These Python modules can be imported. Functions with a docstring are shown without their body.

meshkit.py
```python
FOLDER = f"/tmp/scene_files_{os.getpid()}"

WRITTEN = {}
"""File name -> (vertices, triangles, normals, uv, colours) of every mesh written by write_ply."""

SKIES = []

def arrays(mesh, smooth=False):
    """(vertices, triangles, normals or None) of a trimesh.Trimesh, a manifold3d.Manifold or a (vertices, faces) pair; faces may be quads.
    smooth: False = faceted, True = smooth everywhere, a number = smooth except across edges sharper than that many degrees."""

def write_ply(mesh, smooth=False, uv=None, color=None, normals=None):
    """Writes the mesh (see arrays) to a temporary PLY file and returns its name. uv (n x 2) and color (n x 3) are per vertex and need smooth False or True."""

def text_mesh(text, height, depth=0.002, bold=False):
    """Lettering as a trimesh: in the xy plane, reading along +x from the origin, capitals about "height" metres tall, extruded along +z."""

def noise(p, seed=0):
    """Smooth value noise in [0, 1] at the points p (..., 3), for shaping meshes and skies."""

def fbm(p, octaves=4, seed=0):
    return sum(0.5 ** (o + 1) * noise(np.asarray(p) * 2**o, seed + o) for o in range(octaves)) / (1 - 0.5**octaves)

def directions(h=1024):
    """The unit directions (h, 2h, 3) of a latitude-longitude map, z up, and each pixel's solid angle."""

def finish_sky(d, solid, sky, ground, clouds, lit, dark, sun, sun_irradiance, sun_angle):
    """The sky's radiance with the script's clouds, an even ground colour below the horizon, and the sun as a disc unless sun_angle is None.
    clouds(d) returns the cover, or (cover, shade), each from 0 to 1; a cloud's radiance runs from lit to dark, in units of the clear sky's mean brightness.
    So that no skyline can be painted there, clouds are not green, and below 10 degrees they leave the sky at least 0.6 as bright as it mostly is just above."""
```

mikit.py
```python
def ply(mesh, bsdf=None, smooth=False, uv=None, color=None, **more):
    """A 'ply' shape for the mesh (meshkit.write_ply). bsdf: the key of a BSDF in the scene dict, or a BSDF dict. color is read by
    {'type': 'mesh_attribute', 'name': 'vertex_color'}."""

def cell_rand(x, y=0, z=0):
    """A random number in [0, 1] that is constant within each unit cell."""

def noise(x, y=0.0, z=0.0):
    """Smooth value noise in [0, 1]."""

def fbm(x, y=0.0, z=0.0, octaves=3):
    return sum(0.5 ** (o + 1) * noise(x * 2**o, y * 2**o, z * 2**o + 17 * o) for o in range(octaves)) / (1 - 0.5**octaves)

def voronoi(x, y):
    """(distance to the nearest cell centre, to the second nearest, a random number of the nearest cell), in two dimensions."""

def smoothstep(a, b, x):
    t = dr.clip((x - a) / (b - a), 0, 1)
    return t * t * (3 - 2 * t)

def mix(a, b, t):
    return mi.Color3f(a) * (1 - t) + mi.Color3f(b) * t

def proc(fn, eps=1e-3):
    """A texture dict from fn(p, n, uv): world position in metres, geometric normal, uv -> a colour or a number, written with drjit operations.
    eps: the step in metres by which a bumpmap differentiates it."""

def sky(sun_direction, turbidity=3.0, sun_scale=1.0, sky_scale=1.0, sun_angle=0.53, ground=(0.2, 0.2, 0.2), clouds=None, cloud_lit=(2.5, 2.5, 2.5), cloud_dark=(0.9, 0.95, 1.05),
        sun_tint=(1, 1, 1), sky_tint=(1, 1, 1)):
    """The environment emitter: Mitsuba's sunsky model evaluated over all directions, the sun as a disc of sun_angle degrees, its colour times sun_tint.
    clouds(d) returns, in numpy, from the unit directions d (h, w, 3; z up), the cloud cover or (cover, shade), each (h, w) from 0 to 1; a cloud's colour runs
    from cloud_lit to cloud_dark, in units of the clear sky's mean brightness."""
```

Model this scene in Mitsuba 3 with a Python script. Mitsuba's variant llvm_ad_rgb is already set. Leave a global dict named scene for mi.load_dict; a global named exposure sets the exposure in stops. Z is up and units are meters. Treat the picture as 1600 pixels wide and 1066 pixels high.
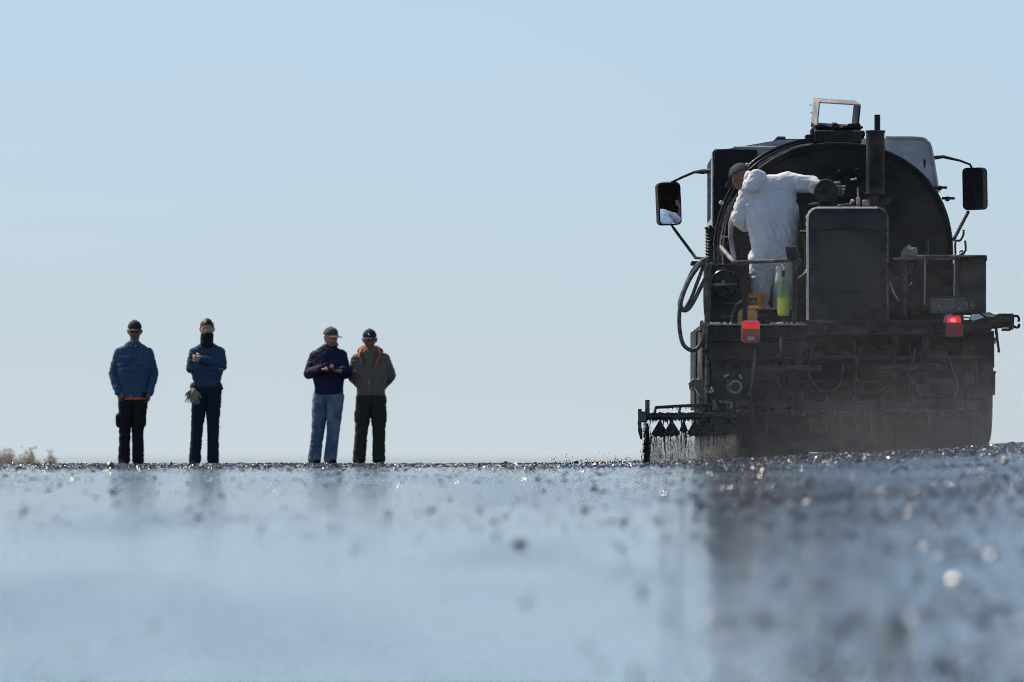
import math
import numpy as np
import trimesh
import manifold3d as m3
import drjit as dr
import mitsuba as mi
import mikit
import meshkit
from mikit import proc, noise, fbm, voronoi, cell_rand, smoothstep, mix

T = mi.ScalarTransform4f
scene, labels = {}, {}
rng = np.random.default_rng(7)

# ------------------------------------------------------------------ camera, sky, exposure
F = 13080.0                     # focal length in photo pixels (1600 wide): a long telephoto lens
EYE = 0.36                      # the lens is held just above the road
EYE_LINE = 730.0                # photo row of eye level
PITCH = math.atan((EYE_LINE - 533.0) / F)
scene['camera'] = {
    'type': 'thinlens', 'fov': math.degrees(2 * math.atan(800.0 / F)), 'fov_axis': 'x',
    'to_world': T().look_at(origin=[0, 0, EYE], target=[0, math.cos(PITCH), EYE + math.sin(PITCH)], up=[0, 0, 1]),
    'aperture_radius': 0.026, 'focus_distance': 78.0, 'near_clip': 0.5, 'far_clip': 20000.0}
SUN = np.array([-0.50, 0.36, 0.79])
def haze_band(d):
    return .85 * np.exp(-np.degrees(np.arcsin(np.clip(d[..., 2], 0, 1))) / 1.2)      # pale dusty air low over the plain, all round


scene['sky'] = mikit.sky(SUN.tolist(), turbidity=2.6, ground=(0.12, 0.12, 0.12), sky_tint=(1.0, .955, .91), sun_tint=(.95, 1.0, 1.1), clouds=haze_band, cloud_lit=(2.03, 2.29, 2.57))
exposure = 1.95


# ------------------------------------------------------------------ helpers
def at(px, py, d):
    """The point at distance d that the photo shows at (px, py): used once, to read sizes off the photo."""
    return np.array([(px - 800.0) * d / F, d, EYE + (EYE_LINE - py) * d / F])


def numbered(key):
    k, n = key, 0
    while k in scene or k in labels or any(s.startswith(k + '__') for s in scene):
        n += 1
        k = f'{key}_{n:03d}'
    return k


def tag(key, label=None, category=None, group=None, kind=None):
    e = labels.setdefault(key, {})
    for k, v in (('label', label), ('category', category), ('group', group), ('kind', kind)):
        if v:
            e[k] = v
    return key


def put(name, mesh, bsdf, parent=None, smooth=False, **more):
    key = numbered(f'{parent}__{name}' if parent else name)
    scene[key] = mikit.ply(mesh, bsdf, smooth=smooth, **more)
    return key


def thing(name, label, category, group=None):
    key = numbered(name)
    return tag(key, label, category, group)


def rot(axis, deg):
    return trimesh.transformations.rotation_matrix(math.radians(deg), axis)[:3, :3]


def moved(mesh, R=None, t=(0, 0, 0)):
    v = np.asarray(mesh.vertices)
    if R is not None:
        v = v @ np.asarray(R).T
    return trimesh.Trimesh(v + np.asarray(t), mesh.faces, process=False)


def join(*ms):
    return trimesh.util.concatenate([m for m in ms])


def box(lo, hi, bevel=0.006):
    lo, hi = np.minimum(lo, hi).astype(float), np.maximum(lo, hi).astype(float)
    b = min(bevel, 0.3 * (hi - lo).min())
    pts = []
    for s in np.ndindex(2, 2, 2):
        c = np.where(np.array(s) == 1, hi, lo)
        inn = np.where(np.array(s) == 1, -1, 1) * b
        for k in range(3):
            q = c.copy()
            for j in range(3):
                if j != k:
                    q[j] += inn[j]
            pts.append(q)
    return from_man(m3.Manifold.hull_points(np.array(pts)))


def from_man(m):
    q = m.to_mesh()
    return trimesh.Trimesh(q.vert_properties[:, :3], q.tri_verts, process=False)


def to_man(t):
    return m3.Manifold(m3.Mesh(np.asarray(t.vertices, np.float32), np.asarray(t.faces, np.uint32)))


def spline(pts, n=8):
    p = np.asarray(pts, float)
    if len(p) < 3:
        return p
    q = np.vstack([2 * p[0] - p[1], p, 2 * p[-1] - p[-2]])
    out = []
    for i in range(1, len(q) - 2):
        for t in np.linspace(0, 1, n, endpoint=False):
            a, b, c, d = q[i - 1:i + 3]
            out.append(0.5 * ((2 * b) + (c - a) * t + (2 * a - 5 * b + 4 * c - d) * t * t + (3 * b - a - 3 * c + d) * t ** 3))
    return np.array(out + [p[-1]])


def tube(pts, r, sides=10, smooth_path=False, n=8, caps=True):
    p = spline(pts, n) if smooth_path else np.asarray(pts, float)
    r = np.broadcast_to(np.asarray(r, float), (len(p),)) if np.ndim(r) == 0 or len(np.atleast_1d(r)) == len(p) else np.interp(np.linspace(0, 1, len(p)), np.linspace(0, 1, len(r)), r)
    t = np.gradient(p, axis=0)
    t /= np.linalg.norm(t, axis=1, keepdims=True) + 1e-12
    a = np.cross(t[0], [0, 0, 1.0] if abs(t[0, 2]) < 0.9 else [1.0, 0, 0])
    a /= np.linalg.norm(a)
    V, ang = [], np.arange(sides) * 2 * np.pi / sides
    for i in range(len(p)):
        a = a - t[i] * (a @ t[i])
        a /= np.linalg.norm(a)
        b = np.cross(t[i], a)
        V.append(p[i] + r[i] * (np.cos(ang)[:, None] * a + np.sin(ang)[:, None] * b))
    V = np.vstack(V)
    Fc = []
    for i in range(len(p) - 1):
        for j in range(sides):
            k = (j + 1) % sides
            q = (i * sides + j, i * sides + k, (i + 1) * sides + k, (i + 1) * sides + j)
            Fc += [(q[0], q[1], q[2]), (q[0], q[2], q[3])]
    if caps:
        n0 = len(V)
        V = np.vstack([V, p[0], p[-1]])
        for j in range(sides):
            k = (j + 1) % sides
            Fc += [(n0, k, j), (n0 + 1, (len(p) - 1) * sides + j, (len(p) - 1) * sides + k)]
    return trimesh.Trimesh(V, np.array(Fc), process=False)


def rod(a, b, r, sides=12):
    return tube([a, b], r, sides)


def lathe(profile, origin=(0, 0, 0), axis='z', sides=32):
    """profile: (radius, height) pairs turned about the axis."""
    m = trimesh.creation.revolve(np.asarray(profile, float), sections=sides)
    if axis == 'y':      # height runs towards the camera (-y)
        m = moved(m, rot([1, 0, 0], 90))
    elif axis == 'x':
        m = moved(m, rot([0, 1, 0], 90))
    m = moved(m, None, origin)
    m.fix_normals()
    return m


def plate(poly, y0, y1):
    """An outline of (x, z) points given depth along y."""
    from shapely.geometry import Polygon
    m = trimesh.creation.extrude_polygon(Polygon(poly), abs(y1 - y0), engine='earcut')
    v = np.asarray(m.vertices)
    out = trimesh.Trimesh(np.stack([v[:, 0], min(y0, y1) + v[:, 2], v[:, 1]], 1), m.faces, process=False)
    out.fix_normals()
    return out


def rounded(x0, x1, z0, z1, r, n=5, corners=(1, 1, 1, 1)):
    """A rounded rectangle as (x, z) points; corners: left-bottom, right-bottom, right-top, left-top."""
    out = []
    for (cx, cz, a0, use) in ((x0 + r, z0 + r, 180, corners[0]), (x1 - r, z0 + r, 270, corners[1]), (x1 - r, z1 - r, 0, corners[2]), (x0 + r, z1 - r, 90, corners[3])):
        if use:
            for a in np.radians(np.linspace(a0, a0 + 90, n)):
                out.append((cx + r * math.cos(a), cz + r * math.sin(a)))
        else:
            s = (-1 if a0 in (180, 90) else 1, -1 if a0 in (180, 270) else 1)
            out.append((cx + s[0] * r, cz + s[1] * r))
    return out


ICO = np.asarray(trimesh.creation.icosphere(subdivisions=2).vertices)


def hull(*balls):
    """The hull of balls (centre, radius), radius a number or three semi-axes."""
    return m3.Manifold.hull_points(np.vstack([np.asarray(c, float) + ICO * np.asarray(r, float) for c, r in balls]))


def union(ms):
    return m3.Manifold.batch_boolean(list(ms), m3.OpType.Add)


def soften(man, length=0.014, steps=12, fold=0.0, freq=(14, 14, 22), seed=3, lamb=0.5):
    t = from_man(man.refine_to_length(length))
    t.merge_vertices()
    if steps:
        v0 = np.array(t.vertices)
        trimesh.smoothing.filter_taubin(t, lamb=lamb, nu=lamb + 0.03, iterations=steps)
        v = np.array(t.vertices)
        far = ~(np.linalg.norm(v - v0, axis=1) < .03)
        t = trimesh.Trimesh(np.where(far[:, None], v0, v), t.faces, process=False)
    if fold:
        v = np.asarray(t.vertices)
        q = v + 0.05 * (meshkit.fbm(v * 6, 2, seed + 9)[:, None] - 0.5)
        k = np.abs(meshkit.fbm(q * np.asarray(freq), 3, seed) - 0.5) * 2
        t = trimesh.Trimesh(v + t.vertex_normals * ((0.45 - k) * 2 * fold)[:, None], t.faces, process=False)
    return t


# ------------------------------------------------------------------ the lie of the land
_D = np.array([-60, 0, 8, 15, 22, 30, 40, 50, 60, 73, 80, 90, 102, 130, 200, 400, 9000.0])
_Z = np.array([-.80, -.56, -.46, -.355, -.245, -.145, -.07, -.030, -.005, .018, .030, .020, -.004, -.19, -1.2, -5.0, -9.0])
from scipy.interpolate import PchipInterpolator
_L = PchipInterpolator(_D, _Z)


def ground(x, y):
    x, y = np.asarray(x, float), np.asarray(y, float)
    c = 0.05 * (np.sqrt((np.minimum(x, 7) - .9) ** 2 + .25) + (np.minimum(x, 7) - .9)) / 2
    left = -0.02 * np.maximum(0, -x - 7.0) * np.exp(-np.maximum(0, -x - 7.0) / 20)
    return EYE + _L(np.clip(y, -60, 9000)) + c * np.exp(-np.maximum(0, y - 90) / 60) + left


def sheet(xs, ys, lift=0.0, rough=None):
    X, Y = np.meshgrid(xs, ys)
    Z = ground(X, Y) + lift
    if rough:
        Z = Z + rough(X, Y)
    v = np.stack([X, Y, Z], -1).reshape(-1, 3)
    i, j = np.meshgrid(np.arange(len(ys) - 1), np.arange(len(xs) - 1), indexing='ij')
    a = (i * len(xs) + j).ravel()
    q = np.stack([a, a + 1, a + 1 + len(xs), a + len(xs)], 1)
    return trimesh.Trimesh(v, np.vstack([q[:, [0, 1, 2]], q[:, [0, 2, 3]]]), process=False)


# ------------------------------------------------------------------ materials
def bsdf(name, color, rough=0.6, metallic=0.0, specular=0.4, bump=None, two=False, **more):
    d = {'type': 'principled', 'base_color': color if isinstance(color, dict) else {'type': 'rgb', 'value': list(color)}, 'roughness': rough, 'metallic': metallic, 'specular': specular, **more}
    if bump:
        d = {'type': 'bumpmap', 'arbitrary': proc(bump, 0.002), 'scale': 1.0, 'bsdf': d}
    scene[name] = {'type': 'twosided', 'bsdf': d} if two else d
    return name


def worn(a, b, freq, dust=None, amount=0.5):
    """Paint or metal of colour a..b with dust lying in patches."""
    def fn(p, n, uv):
        f = fbm(p.x * freq, p.y * freq, p.z * freq, 3)
        c = mix(a, b, smoothstep(0.3, 0.7, f))
        if dust is not None:
            g = fbm(p.x * freq * 0.37 + 31, p.y * freq * 0.37, p.z * freq * 0.9, 4)
            c = mix(c, dust, amount * smoothstep(0.42, 0.68, g) + amount * 0.6 * smoothstep(0.35, 0.95, n.z))
        return c
    return proc(fn)


def bsdf_all():
    bsdf('m_black', worn((.006, .006, .0065), (.014, .0135, .0135), 9, (.05, .045, .038), .3), .55, specular=.25, two=True)
    bsdf('m_black_gloss', worn((.005, .0055, .007), (.010, .0105, .012), 7, (.03, .029, .027), .2), .35, specular=.25, two=True)
    bsdf('m_dusty', worn((.017, .016, .015), (.038, .036, .032), 8, (.10, .092, .08), .4), .7, specular=.2, two=True)
    bsdf('m_tank', worn((.014, .0136, .013), (.027, .026, .024), 5, (.052, .048, .042), .5), .6, specular=.2, two=True)
    bsdf('m_engine', worn((.013, .014, .016), (.026, .027, .028), 11, (.10, .092, .08), .25), .6, specular=.25, two=True)
    bsdf('m_tar', worn((.006, .006, .007), (.018, .016, .015), 20), .16, specular=.6, two=True)
    bsdf('m_spray', (.008, .0075, .007), .4, specular=.2)
    bsdf('m_rubber', worn((.012, .012, .012), (.026, .025, .024), 14, (.06, .056, .05), .3), .75, two=True)
    bsdf('m_hose', worn((.05, .048, .045), (.09, .083, .075), 30, (.22, .2, .175), .5), .5)
    bsdf('m_steel', worn((.25, .24, .22), (.42, .4, .37), 18, (.3, .27, .23), .3), .45, two=True)
    bsdf('m_rail', worn((.03, .03, .032), (.07, .068, .065), 25, (.32, .3, .26), .6), .4, two=True)
    bsdf('m_cab', worn((.30, .32, .35), (.42, .44, .46), 4, (.12, .10, .085), .6), .4, clearcoat=.4, two=True)
    bsdf('m_cab_dark', (.02, .021, .023), .5, two=True)
    bsdf('m_sheet_grey', worn((.28, .27, .25), (.4, .385, .36), 16, (.2, .18, .15), .4), .5, two=True)
    bsdf('m_grille', proc(lambda p, n, uv: mix((.006, .006, .006), (.035, .035, .036), smoothstep(.30, .44, hexdot(p)))), .5)
    scene['m_mirror'] = {'type': 'conductor', 'material': 'Ag', 'specular_reflectance': {'type': 'rgb', 'value': [.8, .82, .85]}}
    scene['m_pane'] = {'type': 'thindielectric', 'int_ior': 1.5}
    bsdf('m_lens_red', (.40, .01, .012), .15, specular=.5)
    bsdf('m_lens_dim', (.30, .02, .03), .3, specular=.5)
    bsdf('m_lens_amber', (.42, .09, .01), .2, specular=.5)
    bsdf('m_lens_clear', (.35, .33, .33), .2, specular=.5)
    bsdf('m_plate', worn((.05, .05, .05), (.08, .078, .075), 40, (.06, .055, .05), .6), .6)
    bsdf('m_plate_letter', worn((.085, .083, .08), (.17, .165, .16), 60), .6)
    bsdf('m_white', worn((.75, .73, .68), (.82, .8, .76), 12, (.4, .36, .3), .3), .5)
    bsdf('m_gas', worn((.75, .36, .11), (.85, .47, .18), 15, (.3, .18, .09), .3), .45)
    bsdf('m_gas_collar', worn((.40, .14, .025), (.55, .22, .04), 25, (.15, .08, .03), .4), .4, two=True)
    scene['m_bottle'] = {'type': 'principledthin', 'base_color': {'type': 'rgb', 'value': [.42, .64, .34]}, 'roughness': .2, 'spec_trans': .75, 'diff_trans': .6, 'eta': 1.5}
    scene['m_juice'] = {'type': 'principledthin', 'base_color': {'type': 'rgb', 'value': [.86, .74, .02]}, 'roughness': .2, 'spec_trans': .3, 'diff_trans': 1.3, 'eta': 1.33}
    bsdf('m_coverall', proc(coverall_colour), .85, sheen=.3, specular=.2)
    bsdf('m_skin', worn((.36, .2, .14), (.42, .24, .17), 30), .5)
    bsdf('m_skin_dark', worn((.17, .09, .06), (.22, .118, .083), 30), .55)
    bsdf('m_hair', (.012, .01, .009), .5)
    bsdf('m_denim_shirt', fabric((.03, .06, .112), (.06, .105, .175)), .85, specular=.2)
    bsdf('m_denim_jacket', fabric((.022, .045, .085), (.045, .078, .132)), .85, specular=.2)
    bsdf('m_denim_light', proc(lambda p, n, uv: mix((.075, .115, .165), (.17, .215, .27), smoothstep(.35, .7, fbm(p.x * 9, p.y * 9, p.z * 5, 3)))), .85, specular=.2)
    bsdf('m_denim_dark', fabric((.01, .016, .028), (.02, .03, .048)), .85, specular=.2)
    bsdf('m_navy', fabric((.009, .010, .033), (.018, .019, .054)), .75, specular=.25)
    bsdf('m_hoodie', fabric((.12, .096, .076), (.18, .148, .12), 90), .9, specular=.15)
    bsdf('m_olive', fabric((.028, .026, .018), (.048, .044, .03)), .85, specular=.2)
    bsdf('m_cargo', fabric((.012, .011, .011), (.022, .02, .02)), .85, specular=.2)
    bsdf('m_cap_olive', fabric((.06, .06, .045), (.09, .088, .065)), .85)
    bsdf('m_cap_dark', fabric((.016, .017, .017), (.028, .028, .028)), .85)
    bsdf('m_cap_grey', fabric((.034, .032, .036), (.052, .048, .054)), .85)
    bsdf('m_orange', (.75, .11, .03), .7)
    bsdf('m_tee_green', fabric((.10, .12, .07), (.14, .16, .10)), .85)
    bsdf('m_gaiter', (.008, .008, .009), .85)
    bsdf('m_glove', fabric((.20, .17, .13), (.30, .26, .20)), .85)
    bsdf('m_boot', (.014, .013, .012), .9, specular=.05)
    bsdf('m_lens_black', (.005, .005, .006), .08, specular=.6)
    bsdf('m_light_blue', fabric((.13, .21, .36), (.17, .27, .44), 12), .85)
    bsdf('m_rag', fabric((.16, .15, .14), (.24, .23, .21)), .9)
    bsdf('m_dry', proc(lambda p, n, uv: mix((.38, .33, .24), (.5, .45, .35), noise(p.x * 5, p.y * 5, p.z * 5))), .9, two=True)
    # the road: a film of fresh bitumen, smooth where it has run together, coarser over the chippings
    def film_rough(p, n, uv):
        coarse = smoothstep(.15, .75, p.x - p.y * .024 + .06 + .4 * (fbm(p.x * .8, p.y * .12, 3.0, 3) - .5))
        f = fbm(p.x * 1.7, p.y * .22, 0.0, 4)
        return .09 + .09 * coarse + .04 * smoothstep(.42, .7, f)
    bsdf('m_road', proc(lambda p, n, uv: mix((.008, .008, .009), (.02, .018, .018), fbm(p.x * 3, p.y * 3, 0.0, 3))), proc(film_rough), specular=.65)
    bsdf('m_stone', proc(lambda p, n, uv: mix((.012, .011, .011), (.036, .034, .033), smoothstep(.7, .95, cell_rand(p.x * 17, p.y * 17, 3)))), .29, specular=1.0)
    bsdf('m_plain', proc(lambda p, n, uv: mix((.26, .22, .16), (.34, .30, .23), fbm(p.x * .7, p.y * .7, 0.0, 4))), .95)


def hexdot(p):
    a, b = p.x * 95, p.z * 95
    h = dr.floor(b) * .5
    a = a + (h - dr.floor(h))
    return dr.sqrt(dr.square(a - dr.floor(a) - .5) + dr.square(b - dr.floor(b) - .5))


def fabric(a, b, freq=60):
    def fn(p, n, uv):
        return mix(a, b, .6 * fbm(p.x * freq, p.y * freq, p.z * freq, 2) + .4 * fbm(p.x * 11, p.y * 11, p.z * 11, 3))
    return proc(fn)


def coverall_colour(p, n, uv):
    g = fbm(p.x * 16, p.y * 16, p.z * 16, 3)
    arm = smoothstep(2.52, 2.66, p.x) * smoothstep(.45, .65, g) * .55       # the bitumen-stained right forearm
    low = smoothstep(2.05, 1.75, p.z) * smoothstep(.35, .7, g) * .35        # grimy trouser legs
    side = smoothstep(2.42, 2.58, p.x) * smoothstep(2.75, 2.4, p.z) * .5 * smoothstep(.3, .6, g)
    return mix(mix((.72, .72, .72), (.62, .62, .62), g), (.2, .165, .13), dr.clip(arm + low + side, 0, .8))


bsdf_all()

# ------------------------------------------------------------------ setting
_far = np.array([12, 20, 40, 90, 200, 500, 1500, 6000.0])
put('plain', sheet(np.concatenate([-_far[::-1], np.linspace(-9, 9, 37), _far]), np.concatenate([[-60, -20], np.arange(0, 220, 2.5), [240, 300, 400, 600, 1000, 2000, 4000, 9000]]), -.03), 'm_plain', smooth=True)
tag('plain', kind='structure')
def ripples(X, Y):
    p = np.stack([X, Y, X * 0], -1)
    coarse = np.clip((X - Y * .024 - .06) / .6, 0, 1)
    patch = np.clip(2.2 * meshkit.fbm(p * [.8, .35, 1], 2, 8) - .45, .15, 1)
    return .0040 * (meshkit.fbm(p * [1.1, .55, 1], 3, 5) - .5) + (.0022 + .0125 * coarse) * np.maximum(patch, .6 * coarse) * (meshkit.fbm(p * np.array([2.2, 3.3, 1]) + 7, 3, 15) - .5)


put('road', sheet(np.concatenate([np.arange(-7.6, -6.01, .2), np.arange(-5.9, 5.91, .1), np.arange(6, 7.01, .2)]), np.concatenate([np.arange(-30, 6, 1.0), np.arange(6, 86, .05), np.arange(86, 112, .2), np.arange(112, 400, 4)]), 0.0, ripples), 'm_road', smooth=False)
tag('road', kind='structure')


def road_z(x, y):
    return ground(x, y)


def chippings(n, y0, y1, size, xfun=None, bias=0.0, power=1.0):
    """Loose wet chippings, each a facetted stone."""
    base = trimesh.creation.icosphere(subdivisions=0)
    bv, bf = np.asarray(base.vertices), np.asarray(base.faces)
    y = y0 + (y1 - y0) * rng.random(n) ** power
    x = (rng.random(n) * 2 - 1) * (y * .0625 + .3)
    if bias:
        keep = rng.random(n) < bias + (1 - bias) / (1 + np.exp(-(x - .024 * y - .02) / .10))     # right of the seam between the two strips
        x, y = x[keep], y[keep]
    patch = meshkit.fbm(np.stack([x * 1.3, y * .25, x * 0], -1), 3, 11)
    keep = rng.random(len(x)) < np.clip((patch - .22) * 2.4, .3, 1)
    x, y = x[keep], y[keep]
    keep = (x > -7.4) & (x < 6.8)
    x, y = x[keep], y[keep]
    n = len(x)
    s = size * np.exp(.45 * rng.standard_normal(n))
    ax = np.stack([s * rng.uniform(.8, 1.35, n), s * rng.uniform(.8, 1.35, n), s * rng.uniform(.5, 1.0, n)], -1)
    q = rng.standard_normal((n, 4))
    q /= np.linalg.norm(q, axis=1, keepdims=True)
    w, a, b, c = q.T
    R = np.stack([1 - 2 * (b * b + c * c), 2 * (a * b - w * c), 2 * (a * c + w * b), 2 * (a * b + w * c), 1 - 2 * (a * a + c * c), 2 * (b * c - w * a), 2 * (a * c - w * b), 2 * (b * c + w * a), 1 - 2 * (a * a + b * b)], -1).reshape(-1, 3, 3)
    v = bv[None] * (1 + .22 * rng.standard_normal((n, len(bv), 1)))
    v = np.einsum('nij,nkj->nki', R, v) * ax[:, None]
    v += np.stack([x, y, road_z(x, y) + ax[:, 2] * .35], -1)[:, None]
    f = bf[None] + (np.arange(n) * len(bv))[:, None, None]
    return trimesh.Trimesh(v.reshape(-1, 3), f.reshape(-1, 3), process=False)


put('chippings', join(chippings(9000, 8, 40, .0024, bias=.03, power=1.3), chippings(16000, 8, 36, .0036, bias=.015), chippings(3200, 8, 36, .0058, bias=.02), chippings(8000, 26, 62, .0040, bias=.5), chippings(26000, 24, 64, .0036, bias=.06), chippings(24000, 55, 84, .0043), chippings(30000, 50, 84, .0042, bias=.2), chippings(8000, 72, 104, .005), chippings(120, 60, 100, .012)), 'm_stone')
tag('chippings', 'loose wet stone chippings scattered over the fresh bitumen road', 'gravel', kind='stuff')


def shrub(px0, px1, top, d, n, label):
    key = numbered('dry_shrub')
    a, b = at(px0, 717, d), at(px1, 717, d)
    w, cx = abs(b[0] - a[0]) / 2, (a[0] + b[0]) / 2
    z0 = float(ground(cx, d)) - .03
    h = at(0, top, d)[2] - z0
    twigs, leaves = [], []
    for i in range(n):
        an = rng.uniform(0, 2 * np.pi)
        q = rng.random() ** .5
        base = np.array([cx + .45 * w * q * math.cos(an), d + .45 * w * q * math.sin(an), z0])
        k = 1 - .45 * q ** 2
        tip = np.array([cx + 1.02 * w * q * math.cos(an), d + w * q * math.sin(an), z0 + h * k * rng.uniform(.6, 1.0)])
        mid = (base + tip) / 2 + rng.normal(0, .03, 3)
        twigs.append(tube([base, mid, tip], [.006, .004, .0015], 4, caps=False))
        for _ in range(9):
            t = rng.uniform(.45, 1.0)
            c = base + (tip - base) * t + rng.normal(0, .035, 3)
            u, v = rng.normal(0, 1, 3), rng.normal(0, 1, 3)
            u, v = u / np.linalg.norm(u) * .035, v / np.linalg.norm(v) * .011
            leaves.append(np.array([c - u, c + v, c + u, c - v]))
    put('stems', join(*twigs), 'm_dry', key)
    L = np.array(leaves)
    f = np.arange(len(L))[:, None] * 4
    put('leaves', trimesh.Trimesh(L.reshape(-1, 3), np.vstack([f + [0, 1, 2], f + [0, 2, 3]]), process=False), 'm_dry', key)
    tag(key, label, 'shrub', 'dry shrubs on the left verge')


shrub(-34, 36, 692, 142, 260, 'largest dry tan shrub on the far verge at the left edge')
shrub(26, 64, 696, 140, 150, 'middle dry tan shrub between a larger and a smaller one')
shrub(68, 90, 702, 141, 80, 'smallest dry tan shrub, nearest to the standing men')

# ------------------------------------------------------------------ people
def basis(fwd, up=(0, 0, 1)):
    f = np.asarray(fwd, float) / np.linalg.norm(fwd)
    r = np.cross(f, up)
    r /= np.linalg.norm(r)
    return np.stack([r, f, np.cross(r, f)], 1)         # columns: right, forward, up


def head_solid(c, fwd, s=1.0):
    """A head with brow, eye sockets, nose, lips, chin and ears; c the centre at eye height."""
    B = basis(fwd)
    t = trimesh.creation.icosphere(subdivisions=4)
    v = np.asarray(t.vertices).copy()
    x, y, z = v.T
    jaw = np.clip(-z, 0, 1)
    w = .077 * (1 - .27 * jaw ** 1.5)
    dpt = .096 * (1 - .10 * jaw)
    P = np.stack([x * w, y * dpt + .012 * jaw * (y > 0) * y, z * .118], 1)
    front = np.clip(y, 0, 1) ** 2
    P[:, 1] -= front * .008 * np.exp(-((np.abs(P[:, 0]) - .032) / .016) ** 2 - ((P[:, 2] - .004) / .014) ** 2) * 1.6
    P[:, 1] += front * .006 * np.exp(-((P[:, 2] - .026) / .010) ** 2)
    P[:, 1] += front * .024 * np.exp(-(P[:, 0] / .011) ** 2) * np.clip((.012 - P[:, 2]) / .045, 0, 1) * (P[:, 2] > -.034)
    P[:, 1] += front * .006 * np.exp(-(P[:, 0] / .022) ** 2 - ((P[:, 2] + .058) / .008) ** 2)
    P[:, 1] += front * .009 * np.exp(-(P[:, 0] / .022) ** 2 - ((P[:, 2] + .095) / .015) ** 2)
    solid = to_man(trimesh.Trimesh(P * s @ B.T + c, t.faces, process=False))
    ears = []
    for k in (-1, 1):
        e = np.array([k * .077, -.006, -.006]) * s
        ears.append(hull((c + B @ (e + np.array([0, 0, .02]) * s), .011 * s), (c + B @ (e + np.array([k * .008, -.01, .016]) * s), .012 * s), (c + B @ (e - np.array([0, 0, .022]) * s), .008 * s)))
    return union([solid] + ears), B


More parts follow.
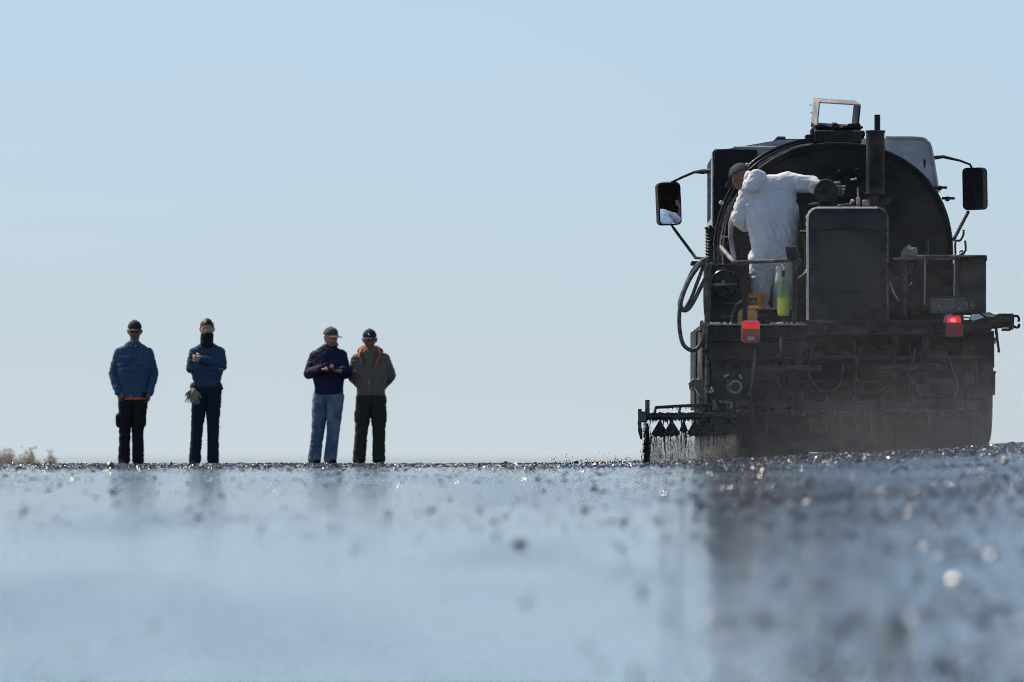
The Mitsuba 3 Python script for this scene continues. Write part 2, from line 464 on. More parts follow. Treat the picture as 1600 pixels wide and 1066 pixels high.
def hand_solid(wrist, along, palm, thumb, curl=25.0, s=1.0, spread=1.0):
    """A hand: palm, four bent fingers, and a thumb from the side. along: towards the fingers; palm: out of the palm; thumb: side of the thumb."""
    f = np.asarray(along, float) / np.linalg.norm(along)
    n = np.asarray(palm, float) - f * (np.asarray(palm, float) @ f)
    n /= np.linalg.norm(n)
    u = np.cross(f, n)
    if u @ np.asarray(thumb, float) < 0:
        u = -u
    w = np.asarray(wrist, float)
    pt = lambda a, b, c: w + s * (a * f + b * u + c * n)
    out = [hull((w, .024 * s), (pt(.035, .022, 0), .017 * s), (pt(.035, -.022, 0), .016 * s)),
           hull((pt(.03, .024, 0), .016 * s), (pt(.03, -.024, 0), .015 * s), (pt(.085, .030, 0), .012 * s), (pt(.085, -.028, 0), .011 * s))]
    for i, (off, ln) in enumerate(((.030, .072), (.010, .080), (-.010, .075), (-.029, .058))):
        p, a = pt(.085, off, 0), 0.0
        r = .0092 * s
        for seg, part in enumerate((.45, .32, .25)):
            a += math.radians(curl * (1 + .15 * i) * (.7, 1.1, .8)[seg])
            q = p + s * ln * part * (math.cos(a) * f + math.sin(a) * n + spread * .06 * (1.5 - i) * u)
            out.append(hull((p, r), (q, r * .88)))
            p, r = q, r * .88
    a, b = pt(.022, .026, .006), pt(.052, .052, .016)
    c = pt(.082, .058, .03)
    out += [hull((a, .0145 * s), (b, .0115 * s)), hull((b, .0115 * s), (c, .0095 * s))]
    return union(out)


def shoe(ankle, fwd, s=1.0):
    B = basis(fwd)
    p = lambda x, y, z: ankle + B @ (np.array([x, y, z]) * s)
    return union([hull((p(0, 0, .02), .05 * s), (p(0, -.03, -.045), (.042 * s, .045 * s, .035 * s)), (p(0, .10, -.055), (.045 * s, .04 * s, .024 * s))),
                  hull((p(0, .08, -.055), (.046 * s, .04 * s, .025 * s)), (p(0, .17, -.058), (.038 * s, .04 * s, .02 * s))), hull((p(0, 0, .09), .052 * s), (p(0, 0, .0), .05 * s))])


def cap(key, c, fwd, mat, s=1.0, brim=.075, tilt=0.0, emblem=None, name='cap', width=1.0):
    B = basis(fwd) @ rot([1, 0, 0], tilt)
    t = trimesh.creation.icosphere(subdivisions=3)
    v = np.asarray(t.vertices).copy()
    v[:, 2] = np.where(v[:, 2] < 0, v[:, 2] * .06, v[:, 2])
    v = v * np.array([.087, .106, .098]) + [0, -.002, .028]
    v[:, 2] += .012 * np.clip(v[:, 1] / .1, 0, 1) * (v[:, 2] > .05)
    dome = to_man(trimesh.Trimesh(v, t.faces, process=False))
    pts = []
    for a in np.radians(np.linspace(-72, 72, 13)):
        for r, dz in ((.0, 0.), (1., -.012)):
            x, y = math.sin(a) * (.083 + .004 * r) * width, .045 + (.055 * math.cos(a)) + r * brim * math.cos(a) ** .6
            pts.append((x, y, .030 + dz - 6.0 * x * x * .35))
    pts = np.array(pts)
    top, bot = pts + [0, 0, .0035], pts - [0, 0, .0035]
    n = len(pts)
    q = []
    for i in range(0, n - 2, 2):
        q += [(i, i + 1, i + 3), (i, i + 3, i + 2), (n + i, n + i + 3, n + i + 1), (n + i, n + i + 2, n + i + 3), (i + 1, n + i + 1, n + i + 3), (i + 1, n + i + 3, i + 3), (i, n + i + 2, n + i), (i, i + 2, n + i + 2)]
    q += [(0, n, n + 1), (0, n + 1, 1), (n - 2, n - 1, 2 * n - 1), (n - 2, 2 * n - 1, 2 * n - 2)]
    br = trimesh.Trimesh(np.vstack([top, bot]), np.array(q), process=False)
    br.fix_normals()
    button = trimesh.creation.icosphere(subdivisions=1, radius=.008)
    k = put(name, moved(from_man(dome), s * B, c), mat, key, 40)
    put('brim', moved(br, s * B, c), mat, k, 40)
    put('button', moved(moved(button, None, (0, -.002, .128)), s * B, c), mat, k, True)
    if emblem:
        e = trimesh.creation.icosphere(subdivisions=2)
        put('emblem', moved(moved(e, np.diag([.012, .006, .016]), (0, .099, .068)), s * B, c), emblem, k, True)
    return k


def sunglasses(key, c, fwd, s=1.0, tilt=0.0):
    B = basis(fwd) @ rot([1, 0, 0], tilt)
    parts = []
    for k in (-1, 1):
        t = trimesh.creation.icosphere(subdivisions=2)
        parts.append(moved(moved(t, np.diag([.030, .007, .020]), (k * .034, .100, .004)), s * B, c))
        parts.append(moved(tube([(k * .064, .094, .010), (k * .079, .05, .008), (k * .080, -.01, .004)], .0035, 6), s * B, c))
    parts.append(moved(tube([(-.064, .094, .012), (0, .106, .012), (.064, .094, .012)], .004, 6), s * B, c))
    return put('sunglasses', join(*parts), 'm_lens_black', key, True)


def torso_solids(J, grow=0.0, hem=None, belly=0.0):
    """Neck to hem of an upper garment from the joints J."""
    sl, sr, hl, hr, nk = (np.asarray(J[k], float) for k in ('shoulder_l', 'shoulder_r', 'hip_l', 'hip_r', 'neck'))
    mid = lambda a, b, t: a + (b - a) * t
    ml, mr = mid(sl, hl, .38), mid(sr, hr, .38)
    wl, wr = mid(sl, hl, .75), mid(sr, hr, .75)
    cen = lambda a, b, t: mid(a, b, .5) + (a - mid(a, b, .5)) * t
    fwd = np.asarray(J['facing'], float)
    r = lambda v: v + grow
    C = (cen(ml, mr, .62), cen(mr, ml, .62))
    Wt = (cen(wl, wr, .62) + fwd * belly, cen(wr, wl, .62) + fwd * belly)
    H = (cen(hl, hr, .75), cen(hr, hl, .75))
    out = [hull((sl, r(.056)), (sr, r(.056)), (C[0], r(.108)), (C[1], r(.108))), hull((nk, r(.058)), (mid(nk, sl, .8), r(.045)), (mid(nk, sr, .8), r(.045)), (mid(C[0], C[1], .5), r(.10))),
           hull((C[0], r(.110)), (C[1], r(.110)), (Wt[0], r(.088)), (Wt[1], r(.088))), hull((Wt[0], r(.088)), (Wt[1], r(.088)), (H[0], r(.094)), (H[1], r(.094)))]
    return out


def arm_solids(J, side, grow=0.0, to=1.0):
    s, e, w = (np.asarray(J[k + side], float) for k in ('shoulder', 'elbow', 'wrist'))
    w = e + (w - e) * to
    m1, m2 = (s + e) / 2, e + (w - e) * .4
    return [hull((s, .054 + grow), (m1, .052 + grow)), hull((m1, .054 + grow), (e, .046 + grow)), hull((e, .046 + grow), (m2, .043 + grow)), hull((m2, .043 + grow), (w, .031 + grow))]


def leg_solids(J, side, grow=0.0, to=1.0, flare=0.0):
    h, k, a = (np.asarray(J[q + side], float) for q in ('hip', 'knee', 'ankle'))
    a = k + (a - k) * to
    m1, m2 = h + (k - h) * .5, k + (a - k) * .45
    return [hull((h, .092 + grow * .6), (m1, .071 + grow)), hull((m1, .071 + grow), (k, .053 + grow)), hull((k, .053 + grow), (m2, .049 + grow)), hull((m2, .049 + grow), (a, .040 + grow + flare))]


def make_person(label, J, head_c, head_fwd, hands, top_mat, leg_mat, skin='m_skin', hem=None, top='shirt', bottom='trousers', belly=0.0, seed=1, grow=.012, fold=.008, leg_fold=.007, boots=True, feet_fwd=None):
    key = thing('person', label, 'person')
    hs, B = head_solid(np.asarray(head_c, float), head_fwd)
    nk = np.asarray(J['neck'], float)
    body = [hs, hull((head_c + B @ np.array([0, -.02, -.06]), .056), (nk, .058))] + torso_solids(J, -.012, belly=belly)
    for side in ('_l', '_r'):
        body += arm_solids(J, side, -.008) + leg_solids(J, side, -.014)
    body += hands
    skin_mesh = soften(union(body), .011, 5)
    scene[key] = mikit.ply(skin_mesh, skin, smooth=True)
    hz = hem if hem is not None else min(J['hip_l'][2], J['hip_r'][2]) - .02
    tops = torso_solids(J, grow, belly=belly) + arm_solids(J, '_l', grow) + arm_solids(J, '_r', grow)
    t = soften(union(tops).trim_by_plane((0, 0, 1), hz), .012, 8, fold, seed=seed)
    put(top, t, top_mat, key, True)
    legs = [hull((J['hip_l'] + np.array([.01, 0, .07]), .074), (J['hip_r'] + np.array([-.01, 0, .07]), .074), (J['hip_l'], .100), (J['hip_r'], .100))]
    legs += leg_solids(J, '_l', grow + .006, .97, .014) + leg_solids(J, '_r', grow + .006, .97, .014)
    put(bottom, soften(union(legs), .012, 8, leg_fold, (9, 9, 17), seed + 4), leg_mat, key, True)
    if boots:
        for side in ('_l', '_r'):
            fw = np.asarray(feet_fwd[side] if feet_fwd else J['facing'], float)
            put('boot', soften(shoe(np.asarray(J['ankle' + side], float), fw), .014, 6), 'm_boot', key, True)
    return key, B


DP = 102.0                                                                   # the men stand here


def man_joints(px, yaw_dir, neck, shoulders, elbows, wrists, hips, knees, ankles):
    """Joint pixels read off the photo, each with a depth: (px, py, dy)."""
    q = lambda a: at(a[0], a[1], DP) + np.array([0, a[2] if len(a) > 2 else 0, 0])
    J = {'neck': q(neck), 'facing': np.asarray(yaw_dir, float) / np.linalg.norm(yaw_dir)}
    for name, pair in (('shoulder', shoulders), ('elbow', elbows), ('wrist', wrists), ('hip', hips), ('knee', knees), ('ankle', ankles)):
        J[name + '_l'], J[name + '_r'] = q(pair[0]), q(pair[1])
    return J


CAM = np.array([0, -1.0, 0])
AP = lambda px, py, dy=0.0: at(px, py, DP) + np.array([0, dy, 0])

# man in denim shirt, hands by his pockets
J = man_joints(208, CAM, (209, 540), ((187, 552), (231, 552)), ((177.5, 585, .03), (239.5, 584, .03)), ((185, 613, -.06), (234, 614, -.04)), ((198, 620), (219, 620)), ((195, 672), (215, 672)), ((194, 720), (216, 720)))
hands = [hand_solid(J['wrist_l'], (.55, -.35, -.75), (.3, .95, -.2), (.5, -.5, .4), 30), hand_solid(J['wrist_r'], (-.12, -.1, -1), (-1, .1, 0), (0, -1, 0), 38)]
man_a, B = make_person('man in dark cap, sunglasses and blue denim shirt with arms hanging, leftmost of the four', J, AP(210.5, 518), CAM, hands, 'm_denim_shirt', 'm_cargo', 'm_skin_dark', hem=AP(0, 622)[2], seed=2)
cap(man_a, AP(210.5, 516.5), CAM, 'm_cap_dark', tilt=-8)
sunglasses(man_a, AP(210.5, 518), CAM)
hemc = AP(208.5, 622)
put('undershirt', soften(hull((hemc + [-.065, 0, .03], (.10, .10, .03)), (hemc + [.07, 0, .03], (.10, .10, .03)), (hemc + [-.065, 0, -.016], (.108, .112, .010)), (hemc + [.075, 0, -.016], (.108, .112, .010))), .014, 3, .004), 'm_orange', man_a, True)
put('collar', soften(union([hull((AP(201, 536, -.06), .012), (AP(206, 543, -.10), .010)), hull((AP(217, 536, -.06), .012), (AP(212, 543, -.10), .010)), hull((AP(201, 536, -.06), .012), (AP(200, 535, .03), .013)), hull((AP(217, 536, -.06), .012), (AP(218, 535, .03), .013))]), .008, 3), 'm_denim_shirt', man_a, True)
for x in (197, 222):
    p0 = AP(x - 7, 557, -.128)
    put('pocket', box(p0, p0 + [14 / 128.2, .016, -.11], .005), 'm_denim_shirt', man_a, 30)
for x in (184.5, 224.5):
    put('cargo_pocket', soften(hull((AP(x, 652, .0), (.03, .06, .045)), (AP(x, 662, .0), (.03, .06, .045))), .014, 4, .004), 'm_cargo', man_a, True)

# man with folded arms
J = man_joints(323, CAM, (323, 541), ((304, 552), (343, 551)), ((299, 576, -.03), (347, 572, -.03)), ((336, 575, -.10), (316, 562, -.21)), ((313, 612), (333, 612)), ((308, 668), (333, 668)), ((304.5, 721), (333, 721)))
hands = [hand_solid(J['wrist_l'], (1, .25, .15), (0, 1, 0), (0, -.2, 1), 22), hand_solid(J['wrist_r'], (-.9, .3, .12), (.1, 1, .1), (.2, -.2, .9), 32)]
man_b, B = make_person('man in dark blue denim jacket with folded arms and black neck gaiter', J, AP(323.5, 515), CAM, hands, 'm_denim_jacket', 'm_denim_dark', 'm_skin', hem=AP(0, 605)[2], top='jacket', seed=5, bottom='jeans')
hm = trimesh.creation.icosphere(subdivisions=3)
v = np.asarray(hm.vertices).copy() * [.086, .106, .128]
v = v * (1 + .03 * meshkit.noise(v * 60, 4)[:, None])
hair = to_man(trimesh.Trimesh(v, hm.faces, process=False)).trim_by_plane((0, -.45, .893), .006)
put('hair', moved(from_man(hair), B, AP(323.5, 514)), 'm_hair', man_b, 40)
sunglasses(man_b, AP(323.5, 515) + [0, .035, .075], CAM, tilt=-28)
put('neck_gaiter', soften(union([hull((AP(323.5, 523, -.012), (.077, .09, .035)), (AP(323.5, 532, -.02), (.072, .082, .04)), (AP(323, 541, -.015), (.078, .085, .04)))]), .012, 4, .006, (10, 10, 40)), 'm_gaiter', man_b, True)
put('shirt_tail', soften(union([hull((AP(303.5, 604, 0), (.05, .09, .05)), (AP(340, 603, 0), (.05, .09, .06)), (AP(304, 609, 0), (.05, .09, .02)), (AP(342, 607, 0), (.05, .095, .03)))]), .014, 4, .006), 'm_cap_dark', man_b, True)
g1 = hand_solid(AP(302, 610, -.10), (-.35, -.12, -1), (.2, -1, .1), (-1, 0, .2), 22, 1.15, 1.6)
g2 = hand_solid(AP(304, 611, -.13), (.1, -.1, -1), (.3, -1, 0), (1, 0, .1), 18, 1.1, 1.4)
k = put('work_gloves', soften(union([g1, g2]), .009, 3), 'm_glove', None, True)
tag(k, 'pair of tan work gloves hanging from the pocket of the man with folded arms', 'gloves')

# man looking at his phone, turned to the right
fc = np.array([.5, -.86, 0])
J = man_joints(512, fc, (512, 546, .0), ((493, 557, .06), (533, 556, -.06)), ((483, 584, .02), (540, 584, -.10)), ((502, 577, -.22), (536.5, 579, -.26)), ((502, 620, .03), (524, 620, -.03)), ((497, 672, .02), (521, 672, -.04)), ((491, 719, .04), (516, 719, -.02)))
hands = [hand_solid(J['wrist_l'], (1, -.3, -.02), (.0, -.45, 1), (.1, -1, .3), 24, 1.05), hand_solid(J['wrist_r'], (-.9, -.2, -.02), (.0, -.45, 1), (-.1, -1, .3), 30, 1.05)]
man_c, B = make_person('man in navy jacket and pale blue jeans holding a phone with both hands', J, AP(517, 528), (.62, -.78, -.05), hands, 'm_navy', 'm_denim_light', 'm_skin', hem=AP(0, 616)[2], top='jacket', bottom='jeans', belly=.02, seed=8, grow=.017)
cap(man_c, AP(516.5, 527), (.62, -.78, -.05), 'm_cap_olive', tilt=-3, brim=.085)
put('beard', soften(to_man(moved(trimesh.creation.icosphere(subdivisions=3), B @ np.diag([.066, .05, .045]), AP(517, 528) + B @ np.array([0, .056, -.082]))), .01, 0), 'm_skin_dark', man_c, True)
put('collar', soften(union([hull((AP(506, 541, -.03), .014), (AP(512, 547, -.09), .012)), hull((AP(524, 541, -.08), .014), (AP(519, 548, -.11), .012)), hull((AP(506, 541, -.03), .014), (AP(508, 540, .06), .014))]), .009, 3), 'm_navy', man_c, True)
pc = AP(521.5, 576, -.325)
ph = moved(box((-.037, -.075, -.0045), (.037, .075, .0045), .003), basis((1, .1, .06)) @ rot([0, 1, 0], 22), pc)
k = put('phone', ph, 'm_lens_black', None, 30)
tag(k, 'dark mobile phone held in both hands by the man in navy', 'phone')

# man with hands behind his back
J = man_joints(580, CAM, (577.5, 551), ((558, 563), (600, 562)), ((552, 589, .04), (610, 587, .04)), ((567, 605, .20), (596, 604, .20)), ((570, 622), (590, 622)), ((565, 672), (592, 672)), ((561, 719), (592, 719)))
hands = [hand_solid(J['wrist_l'], (1, .05, .1), (0, 1, 0), (0, 0, 1), 35), hand_solid(J['wrist_r'], (-1, .12, .05), (0, 1, 0), (0, 0, 1), 35)]
man_d, B = make_person('man in grey hooded sweatshirt with orange hood lining and hands behind his back', J, AP(577.5, 531), (-.08, -1, -.02), hands, 'm_hoodie', 'm_olive', 'm_skin_dark', hem=AP(0, 618)[2], top='sweatshirt', belly=.025, seed=12, grow=.018)
cap(man_d, AP(577.5, 530), (-.08, -1, -.02), 'm_cap_dark', tilt=-6, emblem='m_white')
put('hood', soften(union([hull((AP(563, 549, .03), .035), (AP(568, 546, .10), .045)), hull((AP(568, 546, .10), .045), (AP(588, 546, .10), .045)), hull((AP(588, 546, .10), .045), (AP(594, 549, .03), .035))]), .012, 6, .006), 'm_hoodie', man_d, True)
put('hood_lining', soften(union([hull((AP(562.5, 553, -.075), .016), (AP(565, 547, -.02), .02)), hull((AP(565, 547, -.02), .02), (AP(570, 543.5, .05), .02)), hull((AP(593.5, 551, -.075), .017), (AP(591, 546, -.02), .02)), hull((AP(591, 546, -.02), .02), (AP(585, 543.5, .05), .02)), hull((AP(562.5, 553, -.075), .012), (AP(561.5, 558, -.10), .009))]), .01, 4, .003), 'm_orange', man_d, True)
put('drawstring', tube([AP(594, 553, -.11), AP(591, 562, -.13), AP(587, 574, -.145)], .007, 8, True), 'm_orange', man_d, True)
put('drawstring', tube([AP(562, 556, -.11), AP(565, 564, -.13), AP(564, 571, -.14)], .006, 8, True), 'm_rag', man_d, True)
put('tee_shirt', plate([(p[0], p[2]) for p in (AP(569, 551), AP(586, 551), AP(580, 575), AP(577, 590), AP(574, 575))], DP - .128, DP - .10), 'm_tee_green', man_d)
put('zip', tube([AP(577, 590, -.146), AP(577.5, 604, -.152), AP(577.5, 617, -.15)], .004, 6), 'm_steel', man_d)
for sx, x in ((-1, 557), (1, 601)):
    put('cargo_pocket', soften(hull((AP(x, 645, .0), (.025, .055, .045)), (AP(x, 656, .0), (.025, .055, .045))), .014, 4, .004), 'm_olive', man_d, True)
#TRUCK

# ------------------------------------------------------------------ the spray truck, seen from behind
D0 = 73.5
W = lambda px, py, Y=0.0: at(px, py, D0 + Y)
PX = lambda n, Y=0.0: n * (D0 + Y) / F            # photo pixels as metres at that depth
truck = thing('tanker_truck', 'dirty black bitumen spraying tank truck with a pale cab, seen from behind', 'truck')


def R(px0, px1, py0, py1, Y0, Y1, bevel=.006):
    a, b = W(px0, py1, Y0), W(px1, py0, Y0)
    return box(a, [b[0], D0 + Y1, b[2]], bevel)


def part(name, mesh, mat, parent=None, smooth=30):
    if isinstance(mesh, list):
        return [put(name, m, mat, parent or truck, smooth) for m in mesh][0]
    return put(name, mesh, mat, parent or truck, smooth)


def several(*ms):
    return list(ms)


def pipe(pts, r, sides=10, smooth_path=True):
    return tube([W(*p) for p in pts], r, sides, smooth_path)


def bolt(px, py, Y, r=.012):
    c = W(px, py, Y)
    return lathe([(0, .02), (r * .8, .02), (r, .012), (r, 0)], c, 'y', 6)


# tank ------------------------------------------------------------------
YT = 1.25
tc, tr = W(1309.5, 397, YT), PX(179.5, YT)
def oval(m):
    v = np.asarray(m.vertices).copy()
    a, b = v[:, 0] - tc[0], v[:, 2] - tc[2]
    r = np.hypot(a, b) + 1e-9
    k = np.maximum(np.abs(a / r) ** 2.2 + np.abs(b / r) ** 2.2, .5) ** (-1 / 2.2)
    v[:, 0], v[:, 2] = tc[0] + a * k, tc[2] + b * k * .97
    return trimesh.Trimesh(v, m.faces, process=False)


prof = [(0, .10), (.35 * tr, .092), (.62 * tr, .07), (.82 * tr, .035), (.93 * tr, .0), (.955 * tr, -.02)]
tank = part('tank', oval(join(lathe(prof, tc, 'y', 96), lathe([(.955 * tr, -.02), (tr * .985, -.02), (tr * .985, -4.3), (0, -4.4)], tc, 'y', 96))), 'm_tank', None, 35)
part('rim', oval(lathe([(tr * .978, .0), (tr * .98, .012), (tr * .998, .014), (tr * 1.003, .006), (tr * 1.003, -.05), (tr * .985, -.05)], tc, 'y', 96)), 'm_tank', tank, 50)
for Y in (1.1, 2.3, 3.5):
    part('band', oval(lathe([(tr * .985, -Y), (tr * 1.0, -Y), (tr * 1.0, -Y - .08), (tr * .985, -Y - .08)], tc, 'y', 96)), 'm_rail', tank)
part('plug', join(lathe([(.030, 0), (.034, .03), (.026, .045), (.018, .04), (0, .03)], W(1313, 271, YT - .08), 'y', 20)), 'm_black', tank)
part('gauge', lathe([(.05, 0), (.05, .04), (.044, .05), (.04, .03), (0, .03)], W(1340, 272, YT - .07), 'y', 24), 'm_black', tank)
for k, (px, py) in enumerate(((1480, 310), (1468, 292))):
    part('bracket', several(R(px - 2, px + 4, py - 3, py + 4, YT + .3, YT + .42), rod(W(px - 8, py, YT + .36), W(px + 12, py, YT + .36), .012)), 'm_black', tank)
# manhole box with a tilted open frame on top
mb = part('manhole_box', join(R(1272, 1347, 203, 224, YT + .1, YT + .9, .012), R(1268, 1273, 200, 212, YT + .12, YT + .5), R(1345, 1351, 204, 216, YT + .15, YT + .4)), 'm_engine')
part('hinge', several(R(1344, 1352, 206, 213, YT + .12, YT + .2), R(1259, 1272, 210, 219, YT + .2, YT + .5)), 'm_black', mb)
fc_, fw_, fh_, fd_ = W(1306.5, 178, YT + .35), PX(34, YT), PX(20.5, YT), .11
Rf = rot([0, 0, 1], 12) @ rot([0, 1, 0], 3.0) @ rot([1, 0, 0], 12)


def frame_piece(lo, hi):
    return moved(box(lo, hi, .003), Rf, fc_)


fr = part('lamp_frame', join(frame_piece((-fw_, -fd_, fh_ - .012), (fw_, fd_, fh_)), frame_piece((-fw_, -fd_, -fh_ + .014), (-fw_ + .012, fd_, fh_ - .014))), 'm_sheet_grey')
part('frame_side', frame_piece((fw_ - .014, -fd_, -fh_ + .014), (fw_, fd_, fh_ - .014)), 'm_black', fr)
part('frame_base', join(frame_piece((-fw_, -fd_ - .004, -fh_ - .03), (fw_, fd_, -fh_ + .012)), frame_piece((-.02, -.03, -fh_ + .012), (.02, .03, -fh_ + .035))), 'm_black', fr)
part('stay', several(R(1300, 1305, 196, 204, YT + .25, YT + .33), R(1308, 1312, 195, 204, YT + .25, YT + .33), R(1273, 1292, 195, 200, YT + .2, YT + .4), R(1325, 1345, 193, 204, YT + .2, YT + .5), R(1318, 1349, 197, 200, YT + .15, YT + .45)), 'm_black', fr)
for px, py in ((1267, 164), (1268, 176)):
    part('bolt', bolt(px, py, YT + .21, .008), 'm_steel', fr)

# cab ------------------------------------------------------------------
YC0, YC1 = 5.75, 7.9
cabL, cabR = W(1114, 300, YC0)[0], W(1464, 300, YC0)[0]
roof = W(0, 221, YC0)[2]
floor_z = W(0, 560, YC0)[2]
prof_cab = [(W(1113, 0, YC0)[0], floor_z), (W(1466, 0, YC0)[0], floor_z), (W(1466, 300, YC0)[0], W(0, 300, YC0)[2]), (W(1455, 232, YC0)[0], W(0, 232, YC0)[2]), (W(1449, 222, YC0)[0], W(0, 222, YC0)[2]), (W(1436, 217, YC0)[0], W(0, 217, YC0)[2]),
            (W(1340, 216, YC0)[0], W(0, 216, YC0)[2]), (W(1215, 219, YC0)[0], W(0, 219, YC0)[2]), (W(1140, 232, YC0)[0], W(0, 232, YC0)[2]), (W(1118, 236, YC0)[0], W(0, 236, YC0)[2]), (W(1113, 246, YC0)[0], W(0, 246, YC0)[2])]
outer = to_man(plate(prof_cab, D0 + YC0, D0 + YC1))
pc2 = np.array(prof_cab)
cen_ = pc2.mean(0)
inner = to_man(plate(cen_ + (pc2 - cen_) * .955, D0 + YC0 + .05, D0 + YC1 - .06))
sill = W(0, 345, YC0 + 1)[2]
winL = to_man(box((cabL - .2, D0 + YC0 + .55, sill), (cabL + .3, D0 + YC1 - .15, sill + .72), .03))
winR = to_man(box((cabR - .3, D0 + YC0 + .75, sill), (cabR + .2, D0 + YC1 - .3, sill + .62), .03))
front = to_man(box((cabL + .12, D0 + YC1 - .3, sill + .05), (cabR - .12, D0 + YC1 + .2, sill + .66), .03))
cab = part('cab', from_man(outer - inner - winL - front), 'm_cab')
lin = to_man(plate(cen_ + (pc2 - cen_) * .95, D0 + YC0 + .055, D0 + YC1 - .065)) - to_man(plate(cen_ + (pc2 - cen_) * .93, D0 + YC0 + .075, D0 + YC1 - .085)) - winL - front
part('lining', from_man(lin), 'm_cab_dark', cab)  # out of direct view, placed to darken the cab in the left mirror
part('roof_vent', join(R(1213, 1228, 213, 219, YC0 + .4, YC0 + .8, .02), R(1210, 1276, 217, 221, YC0 + .3, YC0 + 1.1, .02)), 'm_black', cab)
part('sunlit_roof_edge', several(R(1146, 1212, 228.5, 230.5, YC0 - .02, YC0 + 1.2, .004), R(1360, 1446, 214.8, 217.5, YC0 + .0, YC0 + 1.5, .01)), 'm_white', cab)  # white strips standing for sunlight along the roof edge
part('rain_gutter', tube([W(1384, 215, YC0 - .01), W(1436, 216, YC0 - .01), W(1448, 221, YC0 - .01), W(1455, 234, YC0 - .01), W(1466, 300, YC0 - .01)], .016, 8, True), 'm_cab', cab)
part('rear_panel', plate([(W(a, 0, YC0)[0], W(0, b, YC0)[2]) for a, b in ((1385, 228), (1428, 228), (1439, 234), (1450, 300), (1385, 300))], D0 + YC0 - .025, D0 + YC0 + .01), 'm_cab', cab)
for (a, b, c, d) in ((1196, 1262, 231, 233), (1196, 1250, 240, 242), (1190, 1230, 250, 252)):
    part('rear_rib', R(a, b, c, d, YC0 - .02, YC0 + .01, .004), 'm_cab', cab)
part('rear_stain', R(1444.5, 1446.5, 249, 262, YC0 - .028, YC0 + .005, .002), 'm_black', cab)
lk = [(p[0], p[1]) for p in rounded(W(1114, 0, 5.2)[0], W(1184, 0, 5.2)[0], W(0, 560, 5.2)[2], W(0, 233, 5.2)[2], .03)]
part('locker', plate(lk, D0 + 5.2, D0 + 5.66), 'm_black_gloss')
part('edge_trim', tube([W(1114.5, 540, 5.18), W(1115, 260, 5.18), W(1117, 236, 5.18), W(1121, 233.6, 5.18), W(1182, 233.3, 5.18)], .006, 6), 'm_rail')

# mirrors ------------------------------------------------------------------
YM = 8.0
ml = part('mirror', moved(plate(rounded(-PX(18.5, YM), PX(18.5, YM), -PX(34, YM), PX(34, YM), .045), -.012, .085), rot([0, 1, 0], -2.2) @ rot([0, 0, 1], 14), W(1046, 318, YM)), 'm_black')
part('mirror_glass', moved(plate(rounded(-PX(16.5, YM), PX(16.5, YM), -PX(32, YM), PX(32, YM), .035), -.019, -.014), rot([0, 1, 0], -2.2) @ rot([0, 0, 1], 14), W(1046, 318, YM)), 'm_mirror', ml)
mr = part('mirror', moved(plate(rounded(-PX(18, YM), PX(18, YM), -PX(33, YM), PX(33, YM), .045), -.012, .085), rot([0, 1, 0], -1) @ rot([0, 0, 1], -30), W(1521, 295, YM)), 'm_black')
part('mirror_glass', moved(plate(rounded(-PX(17, YM), PX(3, YM), -PX(31, YM), PX(31, YM), .03), -.019, -.014), rot([0, 1, 0], -1) @ rot([0, 0, 1], -30), W(1521, 295, YM)), 'm_black_gloss', mr)
part('mirror_arm', several(tube([W(1112, 267, 7.6), W(1098, 268, 7.7), W(1085, 269, 7.8), W(1066, 277, 7.95), W(1049, 285, 8.05)], [.022, .026, .013, .012, .011], 10), tube([W(1048, 350, 8.05), W(1055, 360, 8.0), W(1087, 403, 7.7), W(1100, 404, 7.6)], [.009, .015, .016, .014], 10)), 'm_black')
part('mirror_arm', several(tube([W(1455, 247, 7.6), W(1474, 245, 7.75), W(1500, 251, 7.9), W(1516, 257, 8.0), W(1519, 263, 8.05)], [.022, .016, .011, .011, .011], 10), tube([W(1513, 331, 8.05), W(1490, 375, 7.7)], .017, 10)), 'm_black')
part('mirror_bracket', R(1080, 1102, 408, 414, 7.3, 7.7), 'm_black')

# engine housing on the rear deck ------------------------------------------------------------------
def oc(Y, grow=0.0):
    return rounded(W(1262, 0, Y)[0] - grow, W(1387, 0, Y)[0] + grow, W(0, 500, Y)[2], W(0, 325, Y)[2] + grow, .09, 7, (0, 0, 1, 1))
eng = to_man(plate(oc(.15), D0 + .15, D0 + .95))
hole = to_man(plate(rounded(W(1277, 0, .15)[0], W(1376, 0, .15)[0], W(0, 455, .15)[2], W(0, 359, .15)[2], .012), D0 + .1, D0 + .19))
engine = part('engine_housing', from_man(eng - hole), 'm_engine')
part('grille', plate(rounded(W(1278, 0, .17)[0], W(1375, 0, .17)[0], W(0, 454, .17)[2], W(0, 360, .17)[2], .01), D0 + .178, D0 + .2), 'm_grille', engine)
part('grille_frame', from_man(to_man(plate(rounded(W(1272, 0, .14)[0], W(1381, 0, .14)[0], W(0, 460, .14)[2], W(0, 354, .14)[2], .02), D0 + .138, D0 + .149)) - to_man(plate(rounded(W(1277, 0, .14)[0], W(1376, 0, .14)[0], W(0, 455, .14)[2], W(0, 359, .14)[2], .015), D0 + .1, D0 + .3))), 'm_engine', engine)
ob = [(x, D0 + .148, z) for x, z in oc(.15)]
part('edge_bead', tube(ob[1:-6], .007, 8), 'm_rail', engine)
part('edge_bead', tube(ob[-8:] + [ob[0]], .009, 8), 'm_white', engine)  # pale bead along top and left, coloured as the sunlit edge
part('seam', several(R(1264, 1386, 479.5, 481, .144, .16, .001), R(1264, 1386, 459, 460.2, .146, .16, .001)), 'm_engine', engine)
for px in (1270, 1300, 1330, 1360, 1380):
    part('rivet', bolt(px, 470, .15, .006), 'm_engine', engine)
